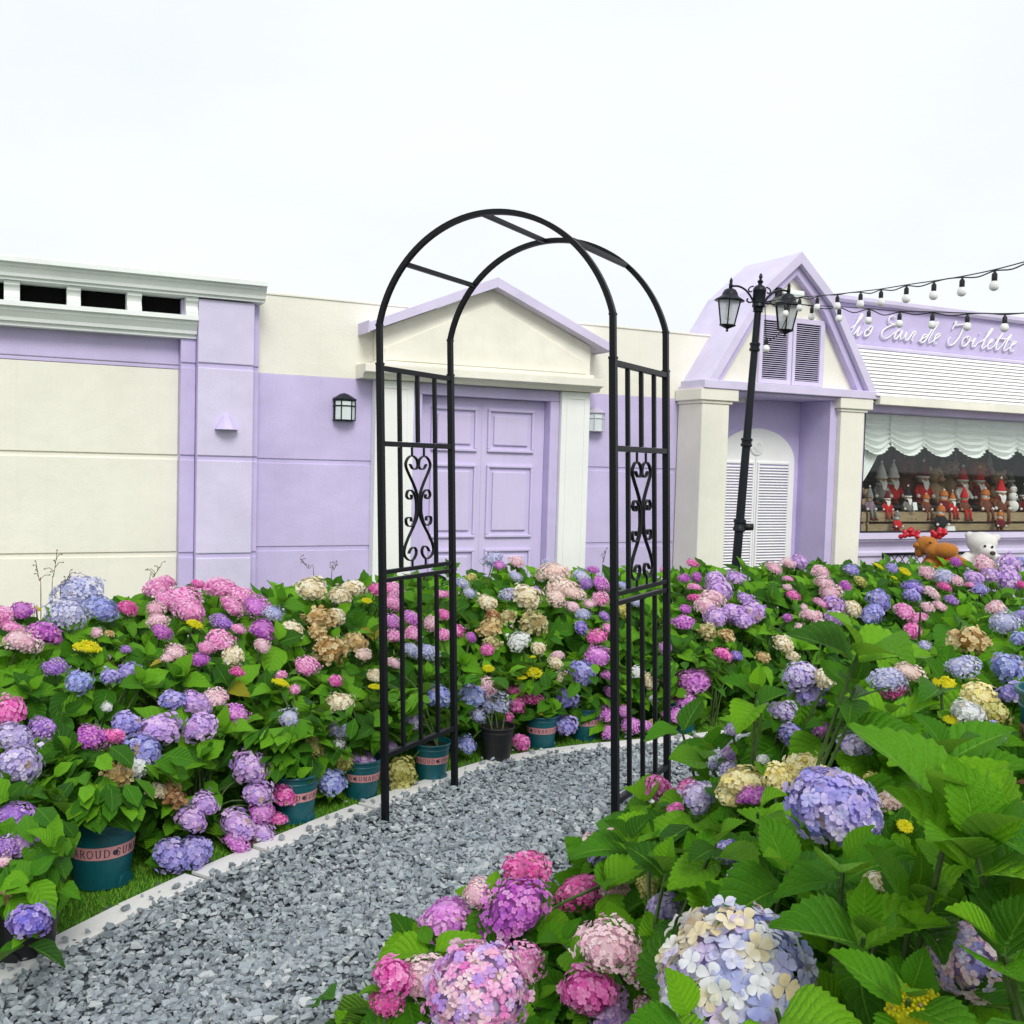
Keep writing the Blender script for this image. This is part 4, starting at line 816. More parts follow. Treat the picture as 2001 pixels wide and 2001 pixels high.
# ================================================================== STREET LAMP
lx, ly, lz0 = 1.815, 8.2, 0.0
lamp = thing('street_lamp', 'tall dark metal lamp post with two hanging glass lanterns before the porch', 'street lamp', (lx-.035, ly, 0)); lamp.rotation_euler = (0, rad(2.7), rad(4))
mb = MB(); mb.lathe([(.12, 0), (.12, .05), (.10, .08), (.075, .14), (.06, .3), (.052, .34), (.046, .36)], 20); mb.build('base', M['lamp_metal'], lamp, auto=True)
mb = MB(); mb.lathe([(.038, .3), (.036, 1.02), (.032, 1.9), (.027, 2.775)], 12); mb.build('post', M['lamp_metal'], lamp, auto=True)
for z, r, hh in ((.98, .05, .1), (1.66, .046, .07), (2.42, .042, .07), (2.73, .04, .03)): mb = MB(); mb.lathe([(r*.8, z), (r, z+.006), (r, z+hh*.3), (r*.86, z+hh*.4), (r*.86, z+hh*.65), (r, z+hh*.72), (r, z+hh*.95), (r*.8, z+hh)], 18); mb.build('collar', M['lamp_metal'], lamp, auto=True)
mb = MB(); mb.tube([(.03, 0, 1.02), (.11, -.01, 1.025)], [.03, .028], 10); mb.build('socket', M['black_plastic'], lamp, smooth=True)
hb = MB(); hb.lathe([(r_, 3.04-(3.006-z_)*.70) for r_, z_ in [(.034, 2.605), (.052, 2.63), (.046, 2.66), (.05, 2.665), (.052, 2.80), (.054, 2.805), (.054, 2.815), (.05, 2.835), (.036, 2.86), (.02, 2.87), (.014, 2.885), (.022, 2.90), (.024, 2.915), (.012, 2.93), (.01, 2.945), (.016, 2.96), (.012, 2.985), (.003, 3.005), (0, 3.006)]], 12); hb.build('hub', M['lamp_metal'], lamp, auto=True)
ZA = lambda P: [(x, y, 2.82+(z-2.67)*.87) for x, y, z in P]
ZL = lambda z: 2.80+(z-2.655)*.9
for sg in (-1, 1):
    mb = MB(); mb.tube(catmull(ZA([(sg*.048, 0, 2.67), (sg*.075, 0, 2.715), (sg*.115, 0, 2.76), (sg*.165, 0, 2.785), (sg*.21, 0, 2.785), (sg*.235, 0, 2.775)]), 6), .0085, 8); mb.build('arm', M['lamp_metal'], lamp, smooth=True)
    mb = MB(); mb.tube(catmull(ZA([(sg*.05, 0, 2.80), (sg*.075, 0, 2.79), (sg*.09, 0, 2.765), (sg*.075, 0, 2.745), (sg*.06, 0, 2.755)]), 5), .006, 6); mb.tube(catmull(ZA([(sg*.045, 0, 2.66), (sg*.075, 0, 2.65), (sg*.095, 0, 2.665), (sg*.09, 0, 2.685)]), 5), .007, 6); mb.build('scroll', M['lamp_metal'], lamp, smooth=True)
    c = (sg*.235, 0, 0); ln = MB(); ln.lathe([(r_, ZL(z_)) for r_, z_ in [(.014, 2.765), (.016, 2.80), (.011, 2.815), (.014, 2.83), (.006, 2.855), (0, 2.86)]], 10, c)
    lt = ln.build('lantern', M['lamp_metal'], lamp, smooth=True)
    n = 6
    mb = MB(); mb.lathe([(r_, ZL(z_)) for r_, z_ in [(.118, 2.655), (.118, 2.662), (.085, 2.685), (.066, 2.70), (.06, 2.725), (.045, 2.752), (.02, 2.766), (0, 2.768)]], n*4, c); mb.build('lantern_roof', M['lamp_metal'], lt, smooth=True)
    ring = lambda r, z: [(c[0]+r*math.cos(2*math.pi*(i+.25)/n), r*math.sin(2*math.pi*(i+.25)/n), z) for i in range(n)]
    R1, R2 = ring(.098, ZL(2.653)), ring(.06, ZL(2.44))
    for i in range(n):
        j = (i+1) % n
        mb = MB(); mb.tube([R1[i], R2[i]], .0055, 6); mb.build('lantern_bar', M['lamp_metal'], lt)
        mb = MB(); mb.add([np.array(R1[i])*[1, .97, 1], np.array(R1[j])*[1, .97, 1], np.array(R2[j])*[1, .97, 1], np.array(R2[i])*[1, .97, 1]], [(0, 1, 2, 3)]); mb.build('lantern_pane', M['lantern_glass'], lt)
    mb = MB(); mb.lathe([(r_, ZL(z_)) for r_, z_ in [(0, 2.655), (.025, 2.653), (.025, 2.60), (.03, 2.58), (.03, 2.51), (.018, 2.49), (0, 2.488)]], 12, c); mb.build('lamp_bulb', M['bulb'], lt, smooth=True)
    mb = MB(); mb.lathe([(r_, ZL(z_)) for r_, z_ in [(0, 2.385), (.01, 2.387), (.011, 2.397), (.006, 2.403), (.012, 2.412), (.064, 2.438), (.066, 2.446), (0, 2.447)]], n*3, c); mb.build('lantern_base', M['lamp_metal'], lt, smooth=True)

# ================================================================== LIGHT STRINGS
def light_string(label, pts3, d0, d1, n_ext, sag_amp):
    """pts3: zoom-3 positions of the socket tops from the lamp outwards"""
    px = [zz(3, *p) for p in pts3]; n = len(px); xs_ = [p[0] for p in px]
    dep = lambda x: 1/(1/d0+(1/d1-1/d0)*(x-xs_[0])/(xs_[-1]-xs_[0]))
    P = [at_depth(p[0], p[1]-1.5, dep(p[0])) for p in px]
    start = np.array([lx+.13, ly-.03, 2.80]); step = P[-1]-P[-2]
    ext = [P[-1]+step*(i+1)+np.array([0, 0, .01*(i+1)]) for i in range(n_ext)]
    allp = [start]+P+ext; t = thing('light_string', label, 'string lights', tuple(start), 0); t_ = start
    mb = MB(); mb.tube([p-t_+np.array([0, 0, .006]) for p in catmull(allp, 4)], .0035, 5); mb.build('support_wire', M['black_plastic'], t)
    cab = []
    for a, b in zip(allp[:-1], allp[1:]): cab += [a-t_, a*.5+b*.5-t_-np.array([0, 0, sag_amp])+np.array([0, 0, random.choice((0, .5, 1.2))*sag_amp])]
    cab.append(allp[-1]-t_); mb = MB(); mb.tube(catmull(cab, 4), .004, 5); mb.build('cable', M['black_plastic'], t)
    for p in P+ext[:2]:
        q = p-t_; tx, ty = random.uniform(-.006, .006), random.uniform(-.006, .006)
        mb = MB(); mb.lathe([(.004, .004), (.006, -.008), (.011, -.012), (.0145, -.02), (.0145, -.05), (.0125, -.056)], 12, tuple(q)); sk = mb.build('lamp_socket', M['black_plastic'], t, auto=True)
        mb = MB(); mb.lathe([(.013, -.054), (.02, -.060), (.0235, -.070), (.025, -.081), (.0235, -.092), (.016, -.101), (.007, -.105), (0, -.1055)], 16, tuple(q)); mb.build('bulb', M['bulb'], sk, smooth=True)
light_string('upper string of white globe bulbs rising away from the lamp post', [(725, 368), (820, 362), (928, 352), (1053, 338), (1163, 325), (1300, 303), (1448, 282), (1600, 258), (1775, 222)], 8.0, 5.4, 2, .03)
light_string('lower level string of white globe bulbs passing in front of the sign', [(650, 398), (790, 413), (938, 420), (1097, 430), (1263, 445), (1440, 448), (1628, 455), (1830, 458)], 8.0, 6.2, 2, .03)
t0 = np.array([lx+.13, ly-.06, 2.80]); dg = thing('dangling_bulb', 'loose white bulb dangling on a cable beneath the lamp hub', 'bulb', tuple(t0))
mb = MB(); mb.tube(catmull([(0, 0, 0), (.008, -.01, -.14), (.02, -.02, -.29), (.06, -.02, -.29), (.12, -.02, -.24), (.18, -.02, -.1), (.2, -.01, 0)], 6), .0035, 5); mb.build('cable', M['black_plastic'], dg)
mb = MB(); mb.lathe([(.006, 0), (.0165, -.01), (.0165, -.045), (.014, -.05)], 12, (.02, -.02, -.29)); sk = mb.build('lamp_socket', M['black_plastic'], dg, auto=True)
mb = MB(); mb.lathe([(.013, -.048), (.0265, -.066), (.0285, -.079), (.0265, -.092), (.01, -.107), (0, -.108)], 16, (.02, -.02, -.29)); mb.build('bulb', M['bulb'], sk, smooth=True)

# ================================================================== GARDEN ARCH
arch = thing('garden_arch', 'black metal rose arch with scrolled side panels standing over the gravel path', 'garden arch', (ARCH_FL[0], ARCH_FL[1], 0), math.atan2(ARCH_A[1], ARCH_A[0]))
AW, ADp = 1.016, .53; SHX = math.tan(rad(2.35))
def shr(pts): return [(p[0]-SHX*p[2], p[1], p[2]) for p in pts]
def abar(name, pts, r, sq=True, n=4, parent=arch, smooth=False): mb = MB(); mb.tube(shr(pts), r, n, sq=sq); return mb.build(name, M['black_metal'], parent, smooth=smooth, bevel=.0015 if sq else 0)
AR = .523; cz = 1.905
for y in (0, ADp):
    for x in (0, AW): abar('post', [(x, y, -.05), (x, y, 1.0), (x, y, 1.872)], .0125)
    for x in (0, AW): abar('post_sleeve', [(x, y, 1.873), (x, y, 2.028)], .0108)
    pts = [(AW/2-AR*math.cos(a), y, cz+AR*math.sin(a)) for a in np.linspace(rad(13.6), rad(166.4), 49)]
    mb = MB(); mb.ribbon([np.array(p) for p in shr(pts)], (0, 1, 0), .02, .02); hp = mb.build('hoop', M['black_metal'], arch)
    for x in (0, AW): pass
for a in (43, 87, 131):
    a = rad(a); x, z = AW/2-(AR)*math.cos(a), cz+AR*math.sin(a); abar('rung', [(x, .011, z), (x, ADp-.011, z)], .009)
def scroll_pts(P, yc, sx): return [(0, yc+sx*px*.00061, 1.545-(py-90)*.000328) for px, py in P]
LONG = [(100, 315), (70, 370), (30, 378), (6, 330), (20, 250), (70, 208), (115, 228), (148, 290), (148, 350), (120, 430), (65, 560), (22, 690), (14, 800), (14, 920), (24, 1010), (65, 1115), (140, 1280), (178, 1400), (175, 1480), (130, 1542), (80, 1548), (42, 1490), (36, 1430), (60, 1386), (100, 1402), (128, 1458)]
CURL = [(90, 706), (86, 748), (115, 764), (146, 722), (132, 662), (96, 648), (56, 690), (34, 770), (30, 860), (34, 960), (62, 1080), (100, 1114), (145, 1090), (156, 1022), (130, 996), (97, 1006), (92, 1052)]
for x in (0, AW):
    for z in (1.855, 1.552, 1.032, .998, .285): abar('crossbar', [(x, .013, z), (x, ADp-.013, z)], .0085 if z in (1.032, .998) else .0105)
    for yb in (.1325, .265, .3975):
        abar('upright_bar', [(x, yb, 1.5635), (x, yb, 1.844)], .0078); abar('upright_bar', [(x, yb, .296), (x, yb, .9885)], .0078)
        if yb != .265: abar('upright_bar', [(x, yb, 1.0415), (x, yb, 1.541)], .0078)
    for sx in (-1, 1):
        for Pq, nm in ((LONG, 'heart_scroll'), (CURL, 'side_scroll')):
            q = catmull(scroll_pts(Pq, .265, sx), 6); mb = MB(); mb.ribbon([np.array(v) for v in shr([(x, p[1], p[2]) for p in q])], (1, 0, 0), .013, .0042); mb.build(nm, M['black_metal'], arch)
        abar('scroll_pin', [(x, .265+sx*.045, 1.503), (x, .265+sx*.045, 1.541)], .0042); abar('scroll_pin', [(x, .265+sx*.05, 1.041), (x, .265+sx*.05, 1.068)], .0042)
    for y in (0, ADp):
        for z in (1.872, .998, 2.026): mb = MB(); q = shr([(x, y, z-.004), (x, y, z+.004)]); mb.tube(q, .0138 if z < 1.9 else .012, 4, sq=True); mb.build('weld_collar', M['black_metal'], arch)

# ================================================================== HYDRANGEAS
def leaf_mesh(name, mat, nv, nu, seed, serr, cup, droop, width):
    r = np.random.default_rng(seed); P = []; UV = []
    wob = r.normal()*.05; tw = r.normal()*.10
    for j in range(nv+1):
        v = j/nv
        wv = width*(math.sin(math.pi*min(1, v**.82*1.0))**.8*(1-.28*v)+.0) if 0 < j < nv else .012
        row = []
        for i in range(-nu, nu+1):
            u = i/nu; ww = wv
            if abs(i) == nu and serr and 0 < j < nv: ww = wv*(1+(.07 if j % 2 else -.035))
            x = u*ww+wob*math.sin(v*math.pi); y = v+(.03 if (serr and abs(i) == nu and j % 2) else 0)
            z = cup*abs(u)*wv*1.0 - droop*v*v + .03*math.sin(v*7+seed)*abs(u) + tw*u*wv*v
            if nu >= 3:
                q = (v-abs(u)*.3)*7.5; z += .010*math.cos(2*math.pi*q)*math.sin(math.pi*abs(u))*math.sin(math.pi*v)
            row.append((x, y, z)); UV.append((.5+.5*u, v))
        P.append(row)
    mb = MB(); mb.grid(P); me = bpy.data.meshes.new(name); me.from_pydata(mb.v, [], mb.f); me.materials.append(mat)
    uvl = me.uv_layers.new(name='UVMap'); li = np.zeros(len(me.loops), np.int32); me.loops.foreach_get('vertex_index', li)
    uvl.data.foreach_set('uv', np.array(UV)[li].astype(np.float32).ravel()); me.polygons.foreach_set('use_smooth', [True]*len(me.polygons)); me.update(); return me
LEAF_FAR = [leaf_mesh('leaf', M['leaf'], 7, 2, i, True, .45+.1*i % .3, .22+.07*(i % 4), .36+.02*(i % 3)) for i in range(6)]
LEAF_NEAR = [leaf_mesh('leaf', M['leaf_near'], 22, 4, 20+i, True, .4+.12*(i % 3), .15+.08*(i % 4), .37+.025*(i % 3)) for i in range(6)]
LEAF_YEL = leaf_mesh('leaf', M['leaf_yellow'], 10, 2, 50, True, .5, .35, .34)

PET_LO = np.array([(0, 0, 0), (.42, .13, .12), (.50, .80, .20), (0, 1.0, .14), (-.50, .80, .20), (-.42, .13, .12)]); PET_LO_F = np.array([(0, 1, 2), (0, 2, 3), (0, 3, 4), (0, 4, 5)])
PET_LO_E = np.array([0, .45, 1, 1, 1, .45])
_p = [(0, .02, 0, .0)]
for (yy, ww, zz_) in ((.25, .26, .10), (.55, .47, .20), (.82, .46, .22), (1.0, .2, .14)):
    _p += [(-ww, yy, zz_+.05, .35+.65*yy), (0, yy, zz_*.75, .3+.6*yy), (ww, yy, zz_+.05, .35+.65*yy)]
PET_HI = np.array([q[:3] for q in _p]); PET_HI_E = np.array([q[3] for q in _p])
PET_HI_F = np.array([(0, 2, 1), (0, 3, 2)]+[t for j in range(3) for c in (0, 1) for t in ((1+j*3+c, 2+j*3+c, 5+j*3+c), (1+j*3+c, 5+j*3+c, 4+j*3+c))])
def floret(hi, r):
    P0, F0, E0 = (PET_HI, PET_HI_F, PET_HI_E) if hi else (PET_LO, PET_LO_F, PET_LO_E); V, F, E = [], [], []; n = 4 if r.random() < .85 else 5; sp = 1.0 if n == 4 else .82
    for k in range(n):
        a = 2*math.pi*k/n+r.normal()*.08; q = P0*np.array([sp*.92, r.uniform(.9, 1.08), r.uniform(.5, 1.5)]); c, s_ = math.cos(a), math.sin(a)
        R = np.array([[c, -s_, 0], [s_, c, 0], [0, 0, 1]]); F.append(F0+len(P0)*k); V.append(q@R.T+[0, 0, .01*k]); E.append(E0)
    return np.concatenate(V), np.concatenate(F), np.concatenate(E)
def frame(nv, r, spin=True):
    nv = nv/np.linalg.norm(nv); a = np.cross(nv, [0, 0, 1.0] if abs(nv[2]) < .9 else [1.0, 0, 0]); a /= np.linalg.norm(a); b = np.cross(nv, a); th = r.uniform(0, 2*math.pi) if spin else 0
    x = a*math.cos(th)+b*math.sin(th); y = np.cross(nv, x); return np.stack([x, y, nv], 1)
def dome(n, cap, flat, r, jit=.06):
    out = []
    for i in range(n):
        cz_ = 1-(1-math.cos(cap))*(i+.5)/n; th = math.acos(cz_); ph = i*2.399963+r.normal()*.12
        rr = 1+r.normal()*jit; d_ = np.array([math.sin(th)*math.cos(ph), math.sin(th)*math.sin(ph), math.cos(th)])
        out.append((d_*rr*np.array([1, 1, flat]), d_*np.array([1, 1, 1/flat])))
    return out
def attr(me, name, vals): a = me.attributes.new(name, 'FLOAT', 'POINT'); a.data.foreach_set('value', np.asarray(vals, np.float32))
def head_mesh(name, n, fr, flat, cap, seed, hi=False, jit=.05, lump=.08, tilt=.25):
    r = np.random.default_rng(seed); Vs, Fs, E, RN = [], [], [], []; off_ = 0; lp = r.normal(size=(4, 3))
    for pos, nr in dome(n, cap, flat, r, jit):
        pos = pos*(1+lump*sum(math.sin(3*float(pos@l)+i) for i, l in enumerate(lp))/2)
        V, F, e = floret(hi, r); nr = nr/np.linalg.norm(nr)+r.normal(size=3)*tilt; V = (V*fr*r.uniform(.8, 1.15))@frame(nr, r).T+pos
        Vs.append(V); Fs.append(F+off_); off_ += len(V); E.append(e); RN.append(np.full(len(V), r.random()))
    # inner core so that nothing shows through
    mb = MB(); mb.ball((0, 0, 0), (.84, .84, .84*flat), 14, 9); V = np.array(mb.v); F = np.array([t_ for f in mb.f for t_ in ((f[0], f[1], f[2]), (f[0], f[2], f[3]))])
    low = V[:, 2] < math.cos(cap)*flat*.95; V[low, 2] = math.cos(cap)*flat*.95
    Vs.append(V); Fs.append(F+off_); E.append(np.full(len(V), -.6)); RN.append(np.full(len(V), .3))  # core takes the darkest tone, painting shaded gaps among the florets
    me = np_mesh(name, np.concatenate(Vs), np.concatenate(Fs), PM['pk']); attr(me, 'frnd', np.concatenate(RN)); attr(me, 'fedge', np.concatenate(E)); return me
HEAD = {'fine': [head_mesh('head', 290, .108, .74, rad(115), 300+i, lump=.20, tilt=.25) for i in range(5)],
        'big': [head_mesh('head', 125, .185, .80, rad(124), 320+i, lump=.15) for i in range(4)],
        'dry': [head_mesh('head', 70, .24, .8, rad(125), 340+i, jit=.12, lump=.12, tilt=.6) for i in range(3)]}
def bud_mesh(seed):
    r = np.random.default_rng(seed); Vs, Fs, E, RN = [], [], [], []; off_ = 0
    mb = MB(); mb.ball((0, 0, 0), 1, 6, 4); B0 = np.array(mb.v); F0 = np.array([t_ for f in mb.f for t_ in ((f[0], f[1], f[2]), (f[0], f[2], f[3]))])
    for i in range(110):
        rr = math.sqrt((i+.5)/110); ph = i*2.39996; z = .42*(1-rr*rr)+r.normal()*.05
        V = B0*np.array([.085, .085, .11])*r.uniform(.6, 1.25)+[rr*math.cos(ph), rr*math.sin(ph), z]; Vs.append(V); Fs.append(F0+off_); off_ += len(V); E.append(np.full(len(V), .9)); RN.append(np.full(len(V), r.random()))
    mb = MB(); mb.ball((0, 0, .05), (.95, .95, .3), 12, 6); V = np.array(mb.v); F = np.array([t_ for f in mb.f for t_ in ((f[0], f[1], f[2]), (f[0], f[2], f[3]))]); Vs.append(V); Fs.append(F+off_); E.append(np.full(len(V), .1)); RN.append(np.full(len(V), .8))
    me = np_mesh('head', np.concatenate(Vs), np.concatenate(Fs), PM['yb'], True); attr(me, 'frnd', np.concatenate(RN)); attr(me, 'fedge', np.concatenate(E)); return me
HEAD['bud'] = [bud_mesh(360+i) for i in range(3)]
FLOR = []
for i in range(5):
    r_ = np.random.default_rng(380+i); V, F, e = floret(True, r_); me = np_mesh('floret', V, F, PM['pk'], True); attr(me, 'frnd', np.full(len(V), r_.random())); attr(me, 'fedge', e); FLOR.append(me)
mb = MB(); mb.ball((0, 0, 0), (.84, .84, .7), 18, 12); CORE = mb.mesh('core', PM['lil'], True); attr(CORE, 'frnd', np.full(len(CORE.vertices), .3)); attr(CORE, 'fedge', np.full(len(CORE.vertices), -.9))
def mass_mesh(seed, p, zb, hgt):
    n = 230 if p.pot else 130
    r = np.random.default_rng(seed); Vs, Fs, UVs = [], [], []; off_ = 0
    base = [np.array([(0, 0, 0), (.3, .4, .1), (.27, .75, .03), (0, 1, -.15), (-.27, .75, .03), (-.3, .4, .1), (0, .5, -.02)])]; F0 = np.array([(0, 1, 6), (1, 2, 6), (2, 3, 6), (3, 4, 6), (4, 5, 6), (5, 0, 6)])
    U0 = np.array([(.5, 0), (1, .4), (1, .75), (.5, 1), (0, .75), (0, .4), (.5, .5)])
    for i in range(n):
        a = r.uniform(0, 2*math.pi); rr = math.sqrt(r.random())*(.20 if p.pot else .24); z = zb+.05+(hgt-.05)*r.uniform(.0, 1.0)*(1-3*rr*rr)+(.03 if p.pot else 0); d_ = np.array([math.cos(a), math.sin(a), r.uniform(-.3, .5)])
        ff = frame(np.array([d_[0]*.5, d_[1]*.5, 1.0])+r.normal(size=3)*.3, r, False); yv = d_-ff[:, 2]*(d_@ff[:, 2]); yv /= np.linalg.norm(yv); R = np.stack([np.cross(yv, ff[:, 2]), yv, ff[:, 2]], 1)
        V = base[0]*r.uniform(.07, .115)@R.T; pos = np.array([rr*math.cos(a), rr*math.sin(a), z])
        if p.kind != 'right' and p is not BANK[0] and (kerb_sd(p.x+pos[0]+V[3, 0], p.y+pos[1]+V[3, 1])[0][0] < (.06 if p.pot else .17) or hides_pot(np.array([p.x, p.y, p.z])+pos+V[6])): continue
        x, y, d__ = proj(np.array([p.x, p.y, p.z])+pos+V[6]); mk = OCCA[:, 3] > d__+.01
        if (np.hypot(OCCA[mk, 0]-x, OCCA[mk, 1]-y) < OCCA[mk, 2]*(1.3 if p is BANK[1] else .95)).any(): continue
        if p is BANK[0] and proj(np.array([p.x, p.y, p.z])+pos+V[3])[0] > 140: continue
        Vs.append(V+pos); Fs.append(F0+off_); off_ += 7; UVs.append(U0)
    me = np_mesh('foliage', np.concatenate(Vs), np.concatenate(Fs), M['leaf'], True); U = np.concatenate(UVs); li = np.zeros(len(me.loops), np.int32); me.loops.foreach_get('vertex_index', li)
    me.uv_layers.new(name='UVMap').data.foreach_set('uv', U[li].astype(np.float32).ravel()); return me

# ------------------------------------------------------------------ pots
POT_H, POT_R, POT_B = .235, .124, .092
def pot_r(z): return POT_B+(POT_R-.008-POT_B)*z/POT_H
mb = MB(); mb.lathe([(POT_B-.006, 0), (POT_B, .004), (pot_r(.19), .19), (pot_r(.19)+.003, .192), (pot_r(.197)+.003, .197), (pot_r(.205), .2), (pot_r(.222), .222), (POT_R, .224), (POT_R+.002, .230), (POT_R, POT_H), (POT_R-.008, POT_H), (POT_R-.014, .20), (0, .20)], 40)
mb.prism([(-.035, 0), (.035, 0), (.035, .022), (.027, .036), (.012, .042), (-.012, .042), (-.027, .036), (-.035, .022)], lambda p, t_: (p[0], -t_, p[1]+.002), POT_B-.03, POT_B+.0065)
POT_ME = mb.mesh('pot', M['teal'], True); POT_ME.set_sharp_from_angle(angle=rad(40)); POT_BLK = POT_ME.copy(); POT_BLK.materials.clear(); POT_BLK.materials.append(M['black_plastic'])
mb = MB(); mb.lathe([(0, .200), (.05, .207), (POT_R-.016, .203)], 20); SOIL_ME = mb.mesh('soil', M['soil'])
BZ0, BZ1 = .112, .156
mb = MB(); n_ = 48; mb.add([( (pot_r(z)+.0012)*math.cos(a), (pot_r(z)+.0012)*math.sin(a), z) for z in (BZ0, BZ1) for a in np.linspace(0, 2*math.pi, n_, endpoint=False)], [(i, (i+1) % n_, n_+(i+1) % n_, n_+i) for i in range(n_)]); BAND_ME = mb.mesh('band', M['pink_band'], True)
# serif capitals as strokes: (x0,y0,x1,y1,width)
GLY = {'S': (.55, [[(.85, .80), (.7, .95), (.45, 1.0), (.2, .92), (.15, .74), (.35, .58), (.65, .45), (.82, .28), (.72, .08), (.45, 0), (.2, .06), (.1, .22)]], [(.85, .68, .85, .92), (.1, .06, .1, .3)]),
       'U': (.78, [[(.2, 1), (.2, .3), (.3, .06), (.5, 0), (.7, .06), (.8, .3), (.8, 1)]], [(.05, 1, .35, 1), (.66, 1, .94, 1)]),
       'N': (.82, [[(.2, 0), (.2, 1), (.82, 0), (.82, 1)]], [(.05, 0, .35, 0), (.02, 1, .2, 1), (.68, 1, .96, 1)]),
       'A': (.78, [[(.08, 0), (.5, 1), (.92, 0)], [(.26, .36), (.74, .36)]], [(-.02, 0, .22, 0), (.76, 0, 1.02, 0)]),
       'R': (.72, [[(.2, 0), (.2, 1), (.6, 1), (.8, .9), (.82, .7), (.65, .53), (.2, .5)], [(.5, .5), (.95, 0)]], [(.05, 0, .35, 0), (.05, 1, .2, 1), (.85, 0, 1.05, 0)]),
       'O': (.82, [[(.5, 1), (.2, .88), (.06, .5), (.2, .12), (.5, 0), (.8, .12), (.94, .5), (.8, .88), (.5, 1)]], []),
       'D': (.80, [[(.2, 0), (.2, 1), (.5, 1), (.8, .86), (.92, .5), (.8, .14), (.5, 0), (.2, 0)]], [(.05, 0, .2, 0), (.05, 1, .2, 1)])}
def letters_mesh():
    mb = MB(); H = .026; zb = .121
    def put(x, y): a = -x/pot_r(.135); z = zb+y; return ((pot_r(z)+.0022)*math.cos(-a), (pot_r(z)+.0022)*math.sin(-a), z)
    def stroke(x0, y0, x1, y1, w):
        L_ = math.hypot(x1-x0, y1-y0) or 1e-6; nx, ny = -(y1-y0)/L_*w/2, (x1-x0)/L_*w/2; k = max(1, int(L_/.006)); ex, ey = (x1-x0)/L_*w*.3, (y1-y0)/L_*w*.3; x0 -= ex; y0 -= ey; x1 += ex; y1 += ey
        rows = []
        for i in range(k+1): t_ = i/k; x, y = x0+(x1-x0)*t_, y0+(y1-y0)*t_; rows.append([put(x+nx, y+ny), put(x-nx, y-ny)])
        mb.grid(rows)
    total = 2*math.pi*pot_r(.135); rep = 3; x = 0
    for _ in range(rep):
        x = _*total/rep
        for ch in 'SUNAROUD':
            w, ss, sf = GLY[ch]; cw = w*H*1.0
            for st in ss:
                for (a, b), (c, d_) in zip(st[:-1], st[1:]):
                    th = .0034 if abs(d_-b) > abs(c-a)*.6 else .0018
                    if ch == 'S' or ch == 'O': th = .0026
                    stroke(x+a*cw, b*H, x+c*cw, d_*H, th)
            for a, b, c, d_ in sf: stroke(x+a*cw, b*H, x+c*cw, d_*H, .0015)
            x += cw+.006
        cx_ = x+.012
        for a in (0, 1, 2, 3):        # four-leaf flower mark
            for q in np.linspace(-.5, .5, 4): an = math.pi/4+a*math.pi/2+q; stroke(cx_+.002*math.cos(an), .013+.002*math.sin(an), cx_+.0085*math.cos(an), .013+.0085*math.sin(an), .003)
        stroke(cx_, .008, cx_+.002, -.001, .0016)
    return mb.mesh('lettering', M['ink'])
LETT_ME = letters_mesh()
def add_pot(root, black=False, rot=0.0, scale=1.0):
    p = link('pot', POT_BLK if black else POT_ME, root); p.rotation_euler = (0, 0, rot); p.scale = (scale,)*3
    link('soil', SOIL_ME, p)
    if not black: link('label_band', BAND_ME, p); link('lettering', LETT_ME, p)
    return p

